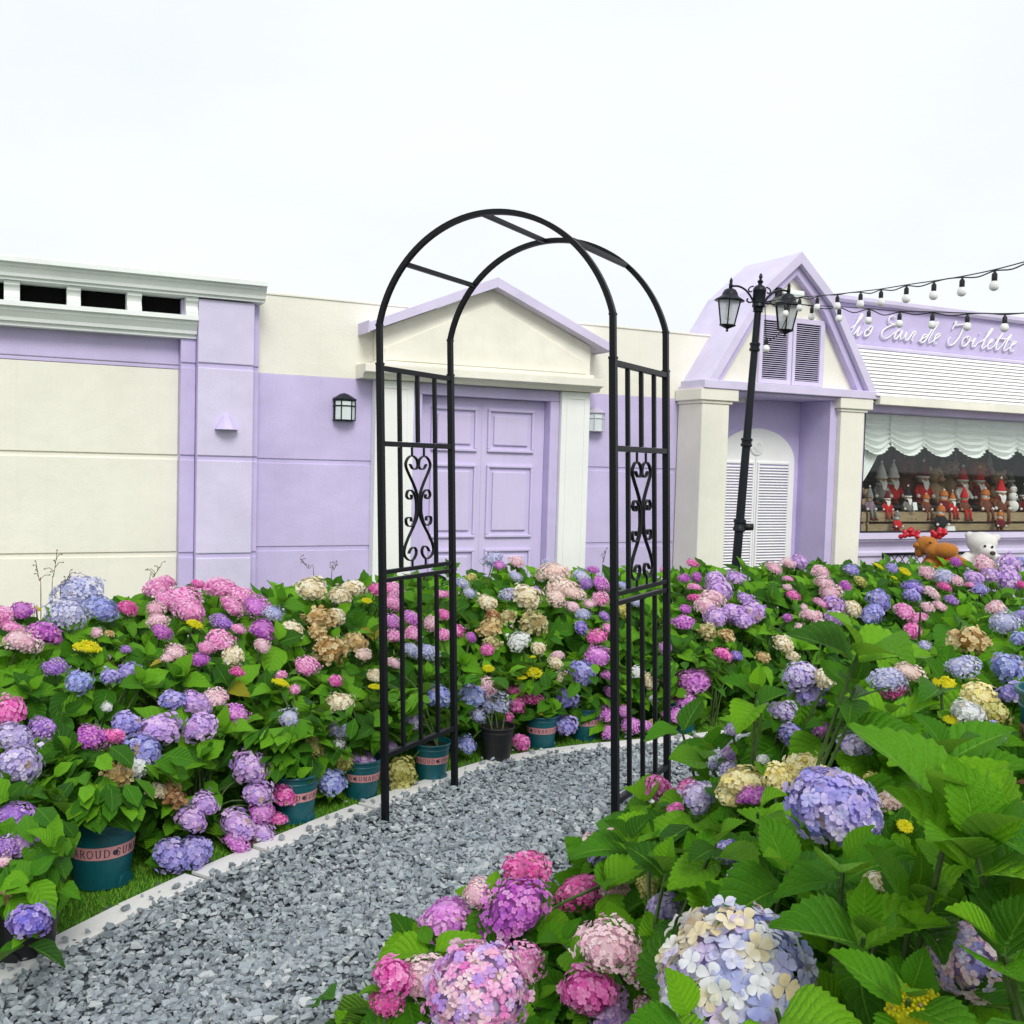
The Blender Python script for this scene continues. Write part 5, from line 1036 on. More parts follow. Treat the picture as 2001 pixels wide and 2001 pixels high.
# ------------------------------------------------------------------ the catalogue of flower heads, read off the photograph: (x, y, width, palette)
H5 = [(350, 128, 185, 'pb'), (450, 205, 135, 'bl'), (300, 230, 165, 'pb'), (100, 215, 100, 'mg'), (200, 325, 145, 'mg'), (15, 235, 100, 'pk'), (55, 290, 90, 'pk'), (95, 350, 140, 'bp'), (165, 205, 35, 'yb'), (388, 380, 115, 'yb'), (240, 470, 100, 'or'), (350, 530, 115, 'bl'),
 (490, 505, 88, 'lv'), (570, 485, 88, 'lv'), (430, 310, 45, 'bp'), (485, 315, 40, 'gd'), (565, 205, 88, 'hp'), (700, 115, 110, 'pk'), (745, 82, 70, 'pk'), (800, 165, 150, 'pk'), (845, 215, 120, 'pk'), (730, 165, 85, 'pk'), (880, 95, 58, 'hpl'), (980, 115, 125, 'pk'), (1070, 145, 110, 'pk'), (1030, 195, 100, 'pk'),
 (1140, 195, 105, 'orp'), (1215, 225, 80, 'pb'), (690, 205, 80, 'bp'), (700, 255, 80, 'bp'), (865, 275, 72, 'yb'), (990, 265, 98, 'or'), (1060, 295, 60, 'pk'), (1165, 300, 112, 'mg'), (720, 310, 80, 'mg'), (980, 345, 120, 'pk'), (915, 380, 72, 'pk'), (1165, 370, 70, 'bp'), (780, 400, 95, 'bp'), (740, 425, 50, 'bp'),
 (885, 432, 88, 'mg'), (1035, 415, 95, 'cr'), (1055, 485, 60, 'hp'), (560, 385, 50, 'or'), (1385, 115, 130, 'cr'), (1510, 150, 90, 'cr'), (1565, 115, 100, 'cr'), (1490, 240, 80, 'cr'), (1420, 250, 130, 'gd'), (1300, 295, 90, 'cr'), (1465, 390, 140, 'gd'), (1580, 360, 100, 'gd'), (1410, 310, 80, 'gd'),
 (1360, 460, 95, 'pk'), (1250, 500, 50, 'pk'), (1490, 525, 60, 'hpl'), (1310, 562, 42, 'pk'), (1245, 535, 80, 'yb'), (45, 660, 130, 'hpl'), (60, 775, 150, 'lil'), (205, 735, 122, 'or'), (85, 900, 180, 'lil'), (400, 775, 130, 'mg'), (505, 770, 90, 'hpl'), (765, 610, 110, 'lv'), (865, 625, 130, 'orl'), (960, 600, 100, 'bp'),
 (565, 715, 125, 'lv'), (710, 740, 180, 'orl'), (885, 735, 145, 'orl'), (1050, 670, 105, 'orp'), (640, 830, 150, 'pw'), (475, 640, 45, 'wh'), (600, 910, 110, 'wh'), (520, 945, 110, 'gd'), (700, 1015, 85, 'cr'), (765, 1035, 110, 'br'), (440, 1000, 55, 'yb'), (1285, 690, 90, 'pb'), (1500, 740, 100, 'pb'), (1510, 625, 100, 'cr'),
 (1400, 800, 72, 'cr'), (1500, 810, 70, 'wh'), (1300, 735, 42, 'yb'), (1440, 840, 60, 'bp'), (1470, 970, 130, 'bl'), (1530, 890, 80, 'yg'), (1580, 870, 62, 'or'), (1110, 905, 165, 'orl'), (1145, 1025, 142, 'orl'), (1265, 1030, 106, 'hpl'), (1160, 1110, 105, 'orp'), (1235, 1140, 82, 'hpl'), (1060, 1165, 150, 'orl'), (1050, 1250, 122, 'orp'),
 (1165, 1200, 112, 'orl'), (1150, 1260, 80, 'pk'), (910, 1070, 116, 'orl'), (850, 1140, 132, 'orl'), (760, 1300, 142, 'lv'), (865, 1285, 142, 'lv'), (55, 1130, 150, 'or'), (100, 1240, 132, 'orl'), (30, 1265, 110, 'or'), (130, 1595, 190, 'vi'), (20, 1480, 80, 'gd'), (15, 1330, 60, 'bp')]
H6 = [(395, 240, 90, 'pk'), (315, 240, 62, 'hpl'), (275, 293, 52, 'yb'), (395, 305, 90, 'pk'), (390, 390, 82, 'orp'), (400, 460, 92, 'pk'), (480, 375, 82, 'orp'), (490, 445, 80, 'pk'), (400, 580, 70, 'bp'), (570, 400, 72, 'bp'), (625, 450, 76, 'pk'), (690, 430, 66, 'hpl'), (630, 355, 60, 'hpl'), (620, 265, 62, 'pk'),
 (480, 520, 82, 'pb'), (560, 525, 92, 'pb'), (755, 460, 56, 'mg'), (715, 215, 62, 'pb'), (750, 258, 62, 'pb'), (755, 185, 50, 'yg'), (855, 100, 82, 'pb'), (885, 130, 46, 'orp'), (960, 180, 62, 'pb'), (965, 112, 62, 'bp'), (935, 265, 86, 'pb'), (1010, 280, 128, 'cr'), (1055, 240, 42, 'or'), (830, 300, 82, 'cr'), (840, 420, 102, 'gd'),
 (920, 370, 82, 'ol'), (1040, 400, 120, 'ol'), (855, 360, 62, 'br'), (850, 485, 72, 'ol'), (1140, 165, 140, 'cb'), (1175, 240, 130, 'cb'), (1110, 120, 52, 'pb'), (1225, 262, 100, 'cb'), (1150, 278, 82, 'cb'), (1265, 180, 82, 'pb'), (1285, 215, 62, 'or'), (1350, 215, 78, 'orp'), (1315, 152, 56, 'mg'), (1350, 285, 76, 'pk'),
 (1225, 318, 62, 'bp'), (1270, 357, 66, 'pb'), (1300, 307, 52, 'bp'), (1370, 365, 56, 'or'), (1260, 415, 62, 'vi'), (1335, 460, 86, 'hpl'), (1390, 420, 60, 'pk'), (975, 480, 96, 'wh'), (1065, 512, 72, 'cr'), (1150, 545, 62, 'bp'), (830, 520, 62, 'hpl'), (1340, 550, 112, 'orp'), (1145, 582, 62, 'cr'), (835, 605, 52, 'yb'),
 (1045, 625, 82, 'yb'), (1040, 552, 32, 'yb'), (990, 648, 52, 'yb'), (1165, 642, 72, 'cr'), (1260, 625, 126, 'pw'), (1195, 740, 106, 'pw'), (1190, 865, 102, 'lv'), (605, 735, 132, 'bl'), (755, 730, 132, 'bl'), (830, 690, 104, 'bp'), (860, 765, 130, 'pb'), (790, 822, 72, 'pb'), (945, 702, 74, 'hp'), (1035, 747, 88, 'hp'),
 (960, 772, 90, 'hpl'), (920, 832, 62, 'hpl'), (985, 942, 80, 'hpl'), (735, 955, 82, 'bl'), (485, 850, 92, 'lil'), (390, 965, 52, 'orl'), (260, 1030, 116, 'orl'), (435, 1075, 128, 'yg'), (430, 1150, 120, 'yg'), (315, 690, 62, 'yb'), (310, 637, 66, 'cr'), (130, 665, 62, 'hpl'), (260, 542, 76, 'cb'), (150, 765, 110, 'cr'), (140, 885, 100, 'pb'), (30, 960, 90, 'yg'),
 (1385, 640, 62, 'orp'), (1395, 712, 60, 'orp'), (1385, 812, 92, 'orp'), (1460, 800, 52, 'orp'), (1390, 895, 62, 'orp'), (1490, 860, 82, 'orp'), (1450, 330, 72, 'yg'), (1450, 222, 52, 'pb'), (1520, 300, 52, 'pb'), (1520, 622, 62, 'wh'), (1580, 662, 82, 'cr'), (1590, 870, 62, 'ol'), (1600, 740, 60, 'wh')]
H7 = [(240, 75, 46, 'pk'), (240, 142, 40, 'pk'), (370, 52, 56, 'hpl'), (330, 122, 62, 'mg'), (390, 117, 52, 'mg'), (378, 165, 62, 'pk'), (375, 212, 52, 'hp'), (335, 268, 56, 'mg'), (480, 135, 102, 'orl'), (575, 120, 92, 'orl'), (500, 182, 112, 'orl'), (465, 218, 112, 'bp'), (435, 255, 112, 'bp'), (620, 222, 82, 'orl'), (655, 282, 112, 'orl'),
 (560, 285, 102, 'orl'), (480, 305, 112, 'orl'), (610, 322, 92, 'orl'), (325, 332, 92, 'orp'), (755, 75, 82, 'bp'), (820, 55, 70, 'bp'), (870, 45, 82, 'orl'), (820, 125, 46, 'pk'), (815, 166, 42, 'bp'), (845, 202, 62, 'hpl'), (818, 305, 42, 'mg'), (895, 257, 32, 'bp'), (970, 95, 82, 'bp'), (990, 150, 92, 'bp'), (1020, 192, 92, 'bp'),
 (1035, 250, 102, 'orl'), (975, 242, 62, 'pk'), (930, 302, 92, 'bp'), (970, 332, 62, 'bp'), (1040, 307, 92, 'orl'), (880, 357, 52, 'bp'), (980, 387, 72, 'pk'), (1090, 158, 56, 'mg'), (1125, 265, 76, 'cr'), (1250, 225, 104, 'pw'), (1215, 290, 106, 'pw'), (1120, 80, 62, 'lv'), (1245, 65, 52, 'yb'), (1370, 90, 56, 'yb'),
 (1310, 75, 52, 'lv'), (1320, 120, 32, 'yb'), (1160, 137, 62, 'yg'), (1410, 165, 95, 'vi'), (1405, 205, 80, 'lv'), (1500, 195, 82, 'bp'), (1475, 262, 62, 'bp'), (1535, 255, 72, 'bp'), (1470, 98, 76, 'bp'), (1555, 117, 92, 'pb'), (1610, 45, 56, 'mg'), (1560, 162, 56, 'hp'), (1610, 132, 62, 'bp'), (1695, 120, 82, 'orl'), (1745, 60, 96, 'bp'),
 (1780, 110, 92, 'orl'), (1860, 127, 112, 'orl'), (1860, 55, 102, 'orl'), (1915, 45, 60, 'pw'), (1725, 172, 82, 'lv'), (1680, 157, 52, 'pk'), (1918, 150, 44, 'hp'), (1590, 225, 62, 'or'), (1370, 282, 92, 'pk'), (1435, 312, 72, 'pk'), (1405, 367, 82, 'hpl'), (240, 450, 56, 'orp'), (515, 480, 82, 'hpl'), (575, 490, 62, 'vi'), (375, 605, 152, 'orp'),
 (250, 605, 52, 'orp'), (335, 702, 102, 'orp'), (300, 772, 102, 'orp'), (250, 762, 52, 'orp'), (800, 430, 92, 'cr'), (840, 490, 62, 'cr'), (700, 495, 62, 'gd'), (530, 390, 62, 'gd'), (440, 372, 82, 'ol'), (150, 815, 60, 'orp')]
R7 = [(1800, 262, 92, 'bp'), (1845, 332, 122, 'pb'), (1925, 300, 82, 'lv'), (1915, 410, 82, 'bl'), (1680, 420, 142, 'gd'), (1465, 440, 56, 'pb'), (1855, 540, 152, 'bl'), (1640, 535, 132, 'pb'), (1895, 668, 152, 'lv'), (1555, 615, 112, 'yb'), (1720, 675, 134, 'cy'), (1790, 760, 122, 'yg'), (1665, 755, 150, 'wh'), (1775, 855, 122, 'bl'),
 (1590, 790, 72, 'yb'), (1390, 565, 120, 'cb'), (1290, 600, 150, 'pb'), (1320, 645, 116, 'hp'), (875, 580, 130, 'lil'), (915, 668, 168, 'lv'), (1005, 585, 110, 'cr'), (795, 745, 112, 'lil'), (700, 690, 52, 'wh'), (835, 860, 116, 'lv'), (985, 838, 82, 'mg'), (1145, 915, 172, 'lil'), (1180, 862, 72, 'lil'), (1245, 795, 42, 'wh'), (700, 975, 56, 'wh'),
 (560, 835, 66, 'lil'), (555, 945, 112, 'orl'), (545, 1030, 92, 'lil'), (465, 1000, 56, 'pb'), (610, 1085, 215, 'cy'), (780, 1055, 140, 'cy'), (890, 1020, 175, 'cy'), (985, 1060, 120, 'cy'), (550, 1140, 110, 'cy'), (660, 1150, 130, 'mg'), (1035, 1205, 405, 'LV'), (205, 1110, 128, 'hpl'), (300, 1155, 122, 'hpl'), (400, 1150, 132, 'lil'),
 (290, 1212, 82, 'hpl'), (355, 1105, 100, 'hpl'), (1300, 1170, 112, 'cb'), (1370, 1290, 82, 'yb'), (1220, 1082, 90, 'yg'), (1100, 1062, 66, 'yb')]
R8 = [(705, 215, 62, 'bp'), (755, 190, 42, 'bp'), (718, 260, 52, 'lv'), (860, 240, 46, 'bp'), (510, 290, 132, 'hp'), (665, 350, 132, 'hp'), (770, 352, 76, 'bp'), (480, 410, 202, 'mg'), (285, 430, 142, 'orp'), (370, 360, 82, 'bp'), (130, 600, 122, 'hpl'), (220, 605, 142, 'bp'), (370, 640, 285, 'OR'), (500, 560, 112, 'pk'), (740, 510, 152, 'bp'),
 (850, 570, 132, 'bp'), (690, 640, 152, 'hpl'), (760, 700, 142, 'orl'), (660, 480, 62, 'bp'), (850, 690, 66, 'bp'), (905, 400, 92, 'lil'), (1090, 240, 62, 'lv'), (1120, 310, 62, 'lv'), (1165, 340, 62, 'lv'), (855, 340, 62, 'yg'), (1105, 612, 415, 'WB'), (1510, 330, 84, 'cr'), (1790, 555, 225, 'PB'), (1620, 690, 170, 'yb'), (115, 670, 90, 'hp')]
FINE = {'pk', 'hp', 'mg', 'bp', 'pb', 'orp', 'or', 'cb'}

# ------------------------------------------------------------------ surfaces the flowers lie on
HD = np.array([(-.2, -.5), (.05, -.3), (.10, .05), (.16, .2), (.25, .42), (.5, .56), (.9, .70), (1.4, .81), (1.85, .84), (2.2, .62), (2.4, .3), (2.6, -.3)])
def bank_h(x, y):
    d_, s_ = kerb_sd(x, y); return np.interp(d_, HD[:, 0], HD[:, 1])+gz(x, y), d_, s_
def bank_hit(px, py):
    r_ = ray(px, py); tt = np.linspace(2.2, 9.8, 420); Pq = EYE+r_[None]*tt[:, None]; h, d_, s_ = bank_h(Pq[:, 0], Pq[:, 1]); gap = Pq[:, 2]-h
    hit = np.where(gap < 0)[0]; i = hit[0] if len(hit) else int(np.where(d_ > .2, gap, 9).argmin()); return Pq[i], float(tt[i])
RD = np.array([(750, 1950, 2.05), (700, 2000, 2.1), (950, 1960, 1.85), (1010, 1780, 2.35), (1130, 1740, 2.65), (880, 1790, 2.4), (1290, 1540, 3.1), (1190, 1880, 1.9), (1440, 1900, 1.36), (1950, 1900, 1.25), (1630, 1580, 1.75), (1500, 1530, 2.2), (1440, 1550, 2.4), (1580, 1358, 2.7), (1680, 1460, 2.4), (1420, 1480, 2.9), (1560, 1440, 2.6), (1900, 1400, 2.3),
    (1970, 1300, 2.8), (1900, 1180, 3.5), (2000, 1150, 3.6), (1700, 1240, 2.15), (1480, 1320, 2.6), (1900, 1520, 1.35), (1900, 1650, 1.3), (1500, 1700, 1.75), (1700, 1720, 1.4), (1300, 1650, 2.3), (1400, 1620, 2.2), (1150, 1640, 2.8), (1800, 1330, 2.5), (1750, 1250, 2.6), (1830, 1250, 3.0), (1600, 1960, 1.25), (1850, 1980, 1.1)])
def right_depth(px, py):
    w_ = 1/(((RD[:, 0]-px)**2+(RD[:, 1]-py)**2)+900)**1.5; return float((w_*RD[:, 2]).sum()/w_.sum())

# ------------------------------------------------------------------ plants
class Plant:
    def __init__(s, x, y, kind): s.x, s.y, s.z = x, y, float(gz(x, y)); s.kind = kind; s.tips = []; s.cols = []; s.items = []; s.pot = None; s.d = 0; s.zoff = 0; s.psc = 1.0
BANK, RIGHT = [], []
def addp(lst, x, y, kind): p = Plant(x, y, kind); lst.append(p); return p
POTS = [(zz(5, 100, 1790), True, 0), (zz(5, 452, 1460), False, 1.35), (zz(5, 1305, 1172), False, 1.2), (zz(6, 250, 1222), False, .3), (zz(6, 570, 1134), False, 1.0), (zz(6, 870, 1047), True, 0), (zz(6, 1075, 985), False, 1.9), (zz(6, 1275, 944), False, .2), (zz(6, 1720, 908), False, 1.1)]
for (q, blk, rt_) in POTS:
    g_ = on_ground(*q); v_ = g_[:2]/np.linalg.norm(g_[:2]); c = g_[:2]+v_*POT_B
    p = addp(BANK, float(c[0]), float(c[1]), 'front'); p.pot = (blk, rt_); p.psc = {0: .95, 1: 1.0, 2: .85}.get(len(BANK)-1, .74)
r = np.random.default_rng(11)
for s_ in np.arange(1.5, 10.2, .38):      # front row gaps, then three rows behind
    for row, d_ in enumerate((.30, .68, 1.10, 1.55)):
        x, y, _t = kerb_at(s_+(.19 if row % 2 else 0)+r.normal()*.03, d_+r.normal()*.04)
        if row == 0 and min(math.hypot(x-p.x, y-p.y) for p in BANK[:9]) < .24: continue
        addp(BANK, x, y, ('front', 'mid', 'mid', 'back')[row])
for x, y in ((-.22, 1.98), (.0, 2.32), (.28, 2.05), (.22, 2.75), (.62, 3.02), (.62, 2.55), (.95, 2.75), (.58, 2.15), (.62, 1.72), (.30, 1.50), (.46, 1.32), (.78, 1.38), (.95, 1.85), (1.0, 2.3), (1.35, 2.35), (1.35, 2.85), (1.02, 3.2), (1.75, 3.3), (1.4, 3.4), (1.05, 1.45), (.70, 1.12), (.45, 3.35)):
    addp(RIGHT, x, y, 'right')
def nearest(lst, x, y): return min(lst, key=lambda p: (p.x-x)**2+(p.y-y)**2)
OCC = []         # (px, py, radius px, depth) of the flower heads
def put_head(lst, pos, depth, wpx, pal, near=False):
    R = wpx/2/FPX*depth*1.0; p = nearest(lst, pos[0], pos[1]); out_ = -np.array([*KN[int(((KP-pos[None, :2])**2).sum(1).argmin())], 0]) if lst is BANK else np.array([-.25, -.6, 0])
    ax = np.array([0, 0, 1.0])*.85+out_*.36+r.normal(size=3)*.2; p.items.append(('head', pos, R, pal, ax/np.linalg.norm(ax))); p.tips.append(pos-ax/np.linalg.norm(ax)*R*.5); p.cols.append((pal, R)); x_, y_, d__ = proj(pos); OCC.append((x_, y_, wpx/2, depth))
PULL = {(130, 1595): 2.66, (55, 1130): 2.98, (100, 1240): 2.9, (30, 1265): 2.85, (20, 1480): 2.8, (15, 1330): 2.8}
for k, lst in ((5, H5), (6, H6), (7, H7)):
    for (x, y, w_, pal) in lst:
        px = zz(k, x, y); pos, dp = bank_hit(*px)
        if (x, y) in PULL: dp = PULL[(x, y)]; pos = at_depth(*px, dp)
        put_head(BANK, pos, dp, w_/ZOOM[k][0], pal)
for k, lst in ((7, R7), (8, R8)):
    for (x, y, w_, pal) in lst:
        px = zz(k, x, y); dp = right_depth(*px); put_head(RIGHT, at_depth(*px, dp), dp, w_/ZOOM[k][0], pal)
OCCA = np.array(OCC)
def clear(pos, spread, margin=.75):
    x, y, d_ = proj(pos); m = (OCCA[:, 3] > d_-.12); dd = np.hypot(OCCA[m, 0]-x, OCCA[m, 1]-y); return not (dd < OCCA[m, 2]*margin+spread*FPX/d_).any()
POTBOX = []
for p, zlo, zhi, xa, xb in ((BANK[1], -.01, .205, -1, 1), (BANK[2], .0, .15, .0, 1), (BANK[6], .0, .13, -.6, 1), (BANK[7], .0, .07, -.7, .6), (BANK[5], 0, .08, -.8, .6), (BANK[3], 0, .05, -.5, .7), (BANK[4], 0, .05, -.3, .8)):
    c = np.array([p.x, p.y, 0.0]); dd = proj(c)[2]; xs_ = [proj(c+np.array([q, 0, 0]))[0] for q in (xa*POT_R, xb*POT_R)]; POTBOX.append((xs_[0]+4, xs_[1]-4, proj(c+np.array([0, 0, zhi]))[1], proj(c)[1]+15, dd))
def hides_pot(pos):
    x, y, d_ = proj(pos); return any(a < x < b and c < y < e and d_ < f+.05 for a, b, c, e, f in POTBOX)
def put_leaf(p, pos, dirv, nrm, L_, near, yel=False):
    tip = pos+dirv*L_*.6
    if p.kind != 'right' and p is not BANK[0] and (hides_pot(tip) or hides_pot(pos) or kerb_sd(*(pos+dirv*L_)[:2])[0][0] < (.05 if p.pot else .15) or (pos+dirv*L_)[2] < .02): return
    if p is BANK[0] and ((proj(tip)[0] > 148 and proj(tip)[1] > 1570) or (proj(pos+dirv*L_)[0] > 172 and proj(pos+dirv*L_)[1] > 1570)): return
    for q, m_ in ((.45, .8), (.8, .9), (1.0, .95)):
        x, y, d_ = proj(pos+dirv*L_*q); mk = OCCA[:, 3] > d_-.02; dd = np.hypot(OCCA[mk, 0]-x, OCCA[mk, 1]-y)
        if (dd < OCCA[mk, 2]*(.55 if p is BANK[0] else m_*.85 if near else m_)).any() and r.random() > (.10 if near else .12): return
    p.items.append(('leaf', pos, dirv, nrm, L_, near, yel and not near))
def rosette(p, pos, ax, n, L_, near=False, spread=(28, 95)):
    ax = ax/np.linalg.norm(ax); f = frame(ax, r); ph = r.uniform(0, 6.28); p.tips.append(pos-ax*.01)
    for i in range(n):
        k = i//2; az = ph+k*1.5708+(i % 2)*math.pi+r.normal()*.2; fr_ = k/max(1, (n-1)//2); tilt = rad(spread[0]+(spread[1]-spread[0])*fr_+r.normal()*9); ln = L_*(.55+.45*min(1, fr_*1.6))*r.uniform(.85, 1.12)
        rd_ = f[:, 0]*math.cos(az)+f[:, 1]*math.sin(az); dv = ax*math.cos(tilt)+rd_*math.sin(tilt); nv_ = ax*math.sin(tilt)-rd_*math.cos(tilt)
        put_leaf(p, pos-ax*(.02*k)+rd_*.006, dv, nv_, ln, near, r.random() < .006)
# far and left bank: shoots spread over the surface
pts_ = []
def far_enough(x, y, m): 
    if not pts_: return True
    a = np.array(pts_[-1200:]); return ((a[:, 0]-x)**2+(a[:, 1]-y)**2).min() > m*m
for _ in range(9000):
    s_, d_ = r.uniform(1.3, 10.4), r.uniform(.22, 2.05)
    x, y, _t = kerb_at(s_, d_)
    if not far_enough(x, y, .125): continue
    dd, _s = kerb_sd(x, y)
    if dd[0] < .22: continue
    h = float(bank_h(x, y)[0][0])-.05-.07*min(1, max(0, dd[0]-.7)/.5)-.06*min(1, max(0, dd[0]-1.2)/.3)+r.normal()*.03; pos = np.array([x, y, h]); px_, py_, dep = proj(pos)
    if px_ < -250 or px_ > 2300: continue
    pts_.append((x, y))
    if not clear(pos, .035, .8):
        pos[2] -= .09
        if not clear(pos, .02, .7): continue
    out_ = -KN[int(((KP-pos[None, :2])**2).sum(1).argmin())]; ax = np.array([out_[0]*.5, out_[1]*.5-.15, .85])+r.normal(size=3)*.22
    rosette(nearest(BANK, x, y), pos, ax, int(r.integers(5, 9)), r.uniform(.115, .16))
for it in [i for p in BANK for i in p.items if i[0] == 'head']:     # leaves under each head
    p = nearest(BANK, it[1][0], it[1][1])
    if r.random() < .7: rosette(p, it[1]-it[4]*it[2]*.75, it[4], 4, r.uniform(.105, .14), spread=(80, 105))
for (px, py, dp, n, L_, t0_, t1_) in ((105, 1655, 2.86, 7, .13, 25, 85), (115, 1735, 2.8, 6, .13, 80, 125), (60, 1715, 2.74, 5, .12, 70, 115), (10, 1740, 2.7, 5, .12, 70, 110), (40, 1640, 2.9, 6, .12, 40, 95), (15, 1560, 3.0, 6, .12, 50, 95), (150, 1640, 3.0, 6, .11, 60, 110)):
    rosette(BANK[0], at_depth(px, py, dp), np.array([.15, -.5, .8]), n, L_, False, (t0_, t1_))
for p in BANK[2:9]:      # leaves spilling over the pot rims
    for k in range(8):
        a = r.uniform(0, 6.28) if k > 4 else -1.57+r.normal()*.8; rosette(p, np.array([p.x+.09*math.cos(a), p.y+.09*math.sin(a), p.z+r.uniform(.20, .38)]), np.array([.5*math.cos(a), .5*math.sin(a), .7]), 5, r.uniform(.10, .14), False, (45, 118))
# right-hand bed: named shoots first, then fill
SHOOT = [(1672, 1335, 2.15, 6, .12, 45, 92, (0, -.3, 1)), (1660, 1400, 2.2, 6, .12, 45, 92, (-.1, -.3, 1)), (1680, 1262, 2.1, 6, .165, 28, 74, (.0, -.35, 1)), (1478, 1350, 2.55, 6, .115, 35, 85, (-.2, -.3, 1)), (1905, 1640, 1.18, 7, .15, 25, 70, (-.1, -.1, 1)), (1860, 1585, 1.25, 5, .155, 30, 65, (.05, -.2, 1)), (1690, 1820, 1.28, 6, .12, 25, 75, (0, -.3, 1)), (1790, 1750, 1.30, 6, .105, 22, 65, (.1, -.35, 1)), (1540, 1690, 1.6, 6, .125, 25, 80, (-.1, -.3, 1)), (1650, 1680, 1.5, 6, .115, 25, 70, (0, -.3, 1)),
         (1400, 1640, 2.1, 7, .14, 30, 80, (-.1, -.35, 1)), (1300, 1700, 2.2, 6, .13, 30, 85, (-.2, -.3, 1)), (1520, 1960, 1.2, 6, .10, 30, 85, (0, -.35, 1)), (1780, 1940, 1.15, 6, .10, 30, 85, (.1, -.3, 1)), (1960, 1850, 1.1, 5, .12, 25, 80, (-.2, -.2, 1)), (1230, 1640, 2.55, 7, .14, 35, 90, (-.2, -.3, 1)), (1180, 1720, 2.45, 6, .12, 35, 90, (-.2, -.4, 1)),
         (1100, 1840, 2.1, 6, .11, 45, 95, (-.3, -.4, 1)), (960, 1745, 2.35, 6, .11, 60, 100, (-.3, -.4, 1)), (1330, 1420, 2.9, 5, .12, 40, 95, (-.4, -.3, 1)), (1260, 1560, 3.0, 6, .12, 40, 95, (-.4, -.3, 1)), (1360, 1590, 2.5, 6, .13, 30, 85, (-.2, -.3, 1)), (1840, 1330, 2.4, 6, .13, 35, 85, (0, -.3, 1)), (1740, 1390, 2.35, 6, .13, 35, 85, (0, -.3, 1)),
         (1620, 1420, 2.5, 6, .12, 45, 90, (0, -.4, 1)), (1800, 1180, 3.3, 7, .13, 35, 85, (0, -.3, 1)), (1880, 1210, 3.2, 6, .12, 35, 85, (0, -.3, 1)), (840, 1850, 2.15, 6, .11, 70, 105, (-.3, -.4, 1)), (780, 1930, 2.05, 5, .11, 75, 110, (-.5, -.4, .8)), (1350, 1990, 1.25, 5, .10, 40, 95, (0, -.4, 1)), (1850, 1470, 1.9, 6, .15, 35, 80, (-.1, -.2, 1)), (1480, 1580, 2.0, 5, .12, 30, 85, (-.1, -.3, 1))]
for (px, py, dp, n, L_, t0_, t1_, ax) in SHOOT:
    pos = at_depth(px, py, dp); rosette(nearest(RIGHT, pos[0], pos[1]), pos, np.array(ax, float), n, L_, True, (t0_, t1_))
poly = [(700, 2080), (745, 1905), (830, 1800), (950, 1710), (1090, 1660), (1190, 1590), (1290, 1565), (1385, 1490), (1375, 1420), (1420, 1340), (1520, 1290), (1640, 1260), (1720, 1260), (1800, 1250), (1880, 1190), (2100, 1150), (2300, 1300), (2300, 2080)]
def inside(x, y):
    c = False
    for (x0, y0), (x1, y1) in zip(poly, poly[1:]+poly[:1]):
        if (y0 > y) != (y1 > y) and x < (x1-x0)*(y-y0)/(y1-y0)+x0: c = not c
    return c
acc = []
for _ in range(5000):
    px, py = r.uniform(690, 2300), r.uniform(1150, 2080)
    if not inside(px, py): continue
    dp = right_depth(px, py); sp = 98/dp
    if acc and min(math.hypot(px-a, py-b) for a, b in acc) < sp: continue
    acc.append((px, py)); pos = at_depth(px, py, dp); pos = pos+np.array([0, .06, -.07])
    if not clear(pos, .05, .85):
        pos[2] -= .07; pos[1] += .05
        if not clear(pos, .03, .7): continue
    ax = np.array([-.15, -.35, 1])+r.normal(size=3)*.25; rosette(nearest(RIGHT, pos[0], pos[1]), pos, ax, int(r.integers(5, 8)), r.uniform(.10, .14), True, (26, 82))
for it in [i for p in RIGHT for i in p.items if i[0] == 'head']:
    p = nearest(RIGHT, it[1][0], it[1][1])
    if r.random() < .8: rosette(p, it[1]-it[4]*it[2]*.8, it[4], 4, r.uniform(.09, .12), True, spread=(82, 108))

# ------------------------------------------------------------------ build them
CNAME = {'pk': 'pink', 'hp': 'deep pink', 'hpl': 'bright pink', 'mg': 'magenta', 'or': 'purple', 'orl': 'light purple', 'orp': 'orchid pink', 'lv': 'lavender', 'vi': 'violet', 'bl': 'blue', 'pw': 'periwinkle', 'pb': 'pale lilac-blue', 'bp': 'blush pink', 'cr': 'cream', 'cb': 'creamy blush', 'cy': 'pale yellow', 'yb': 'yellow budding', 'gd': 'dried golden', 'br': 'dried brown', 'ol': 'olive faded', 'yg': 'yellow-green', 'wh': 'white', 'lil': 'pale lilac', 'LV': 'large lavender', 'WB': 'huge cream-and-blue', 'OR': 'large pink-lilac', 'PB': 'large blush-and-blue'}
def rot_of(dv, nv_):
    y = Vector(dv).normalized(); z = Vector(nv_); z = (z-y*z.dot(y)).normalized(); x = y.cross(z); return Matrix((x, y, z)).transposed().to_euler()
def rel(pos, p): return (pos[0]-p.x, pos[1]-p.y, pos[2]-p.z-p.zoff)
SEEN = set(); NUM = ['no', 'one', 'two', 'three', 'four', 'five', 'six', 'seven', 'eight', 'nine', 'ten', 'eleven', 'a dozen']
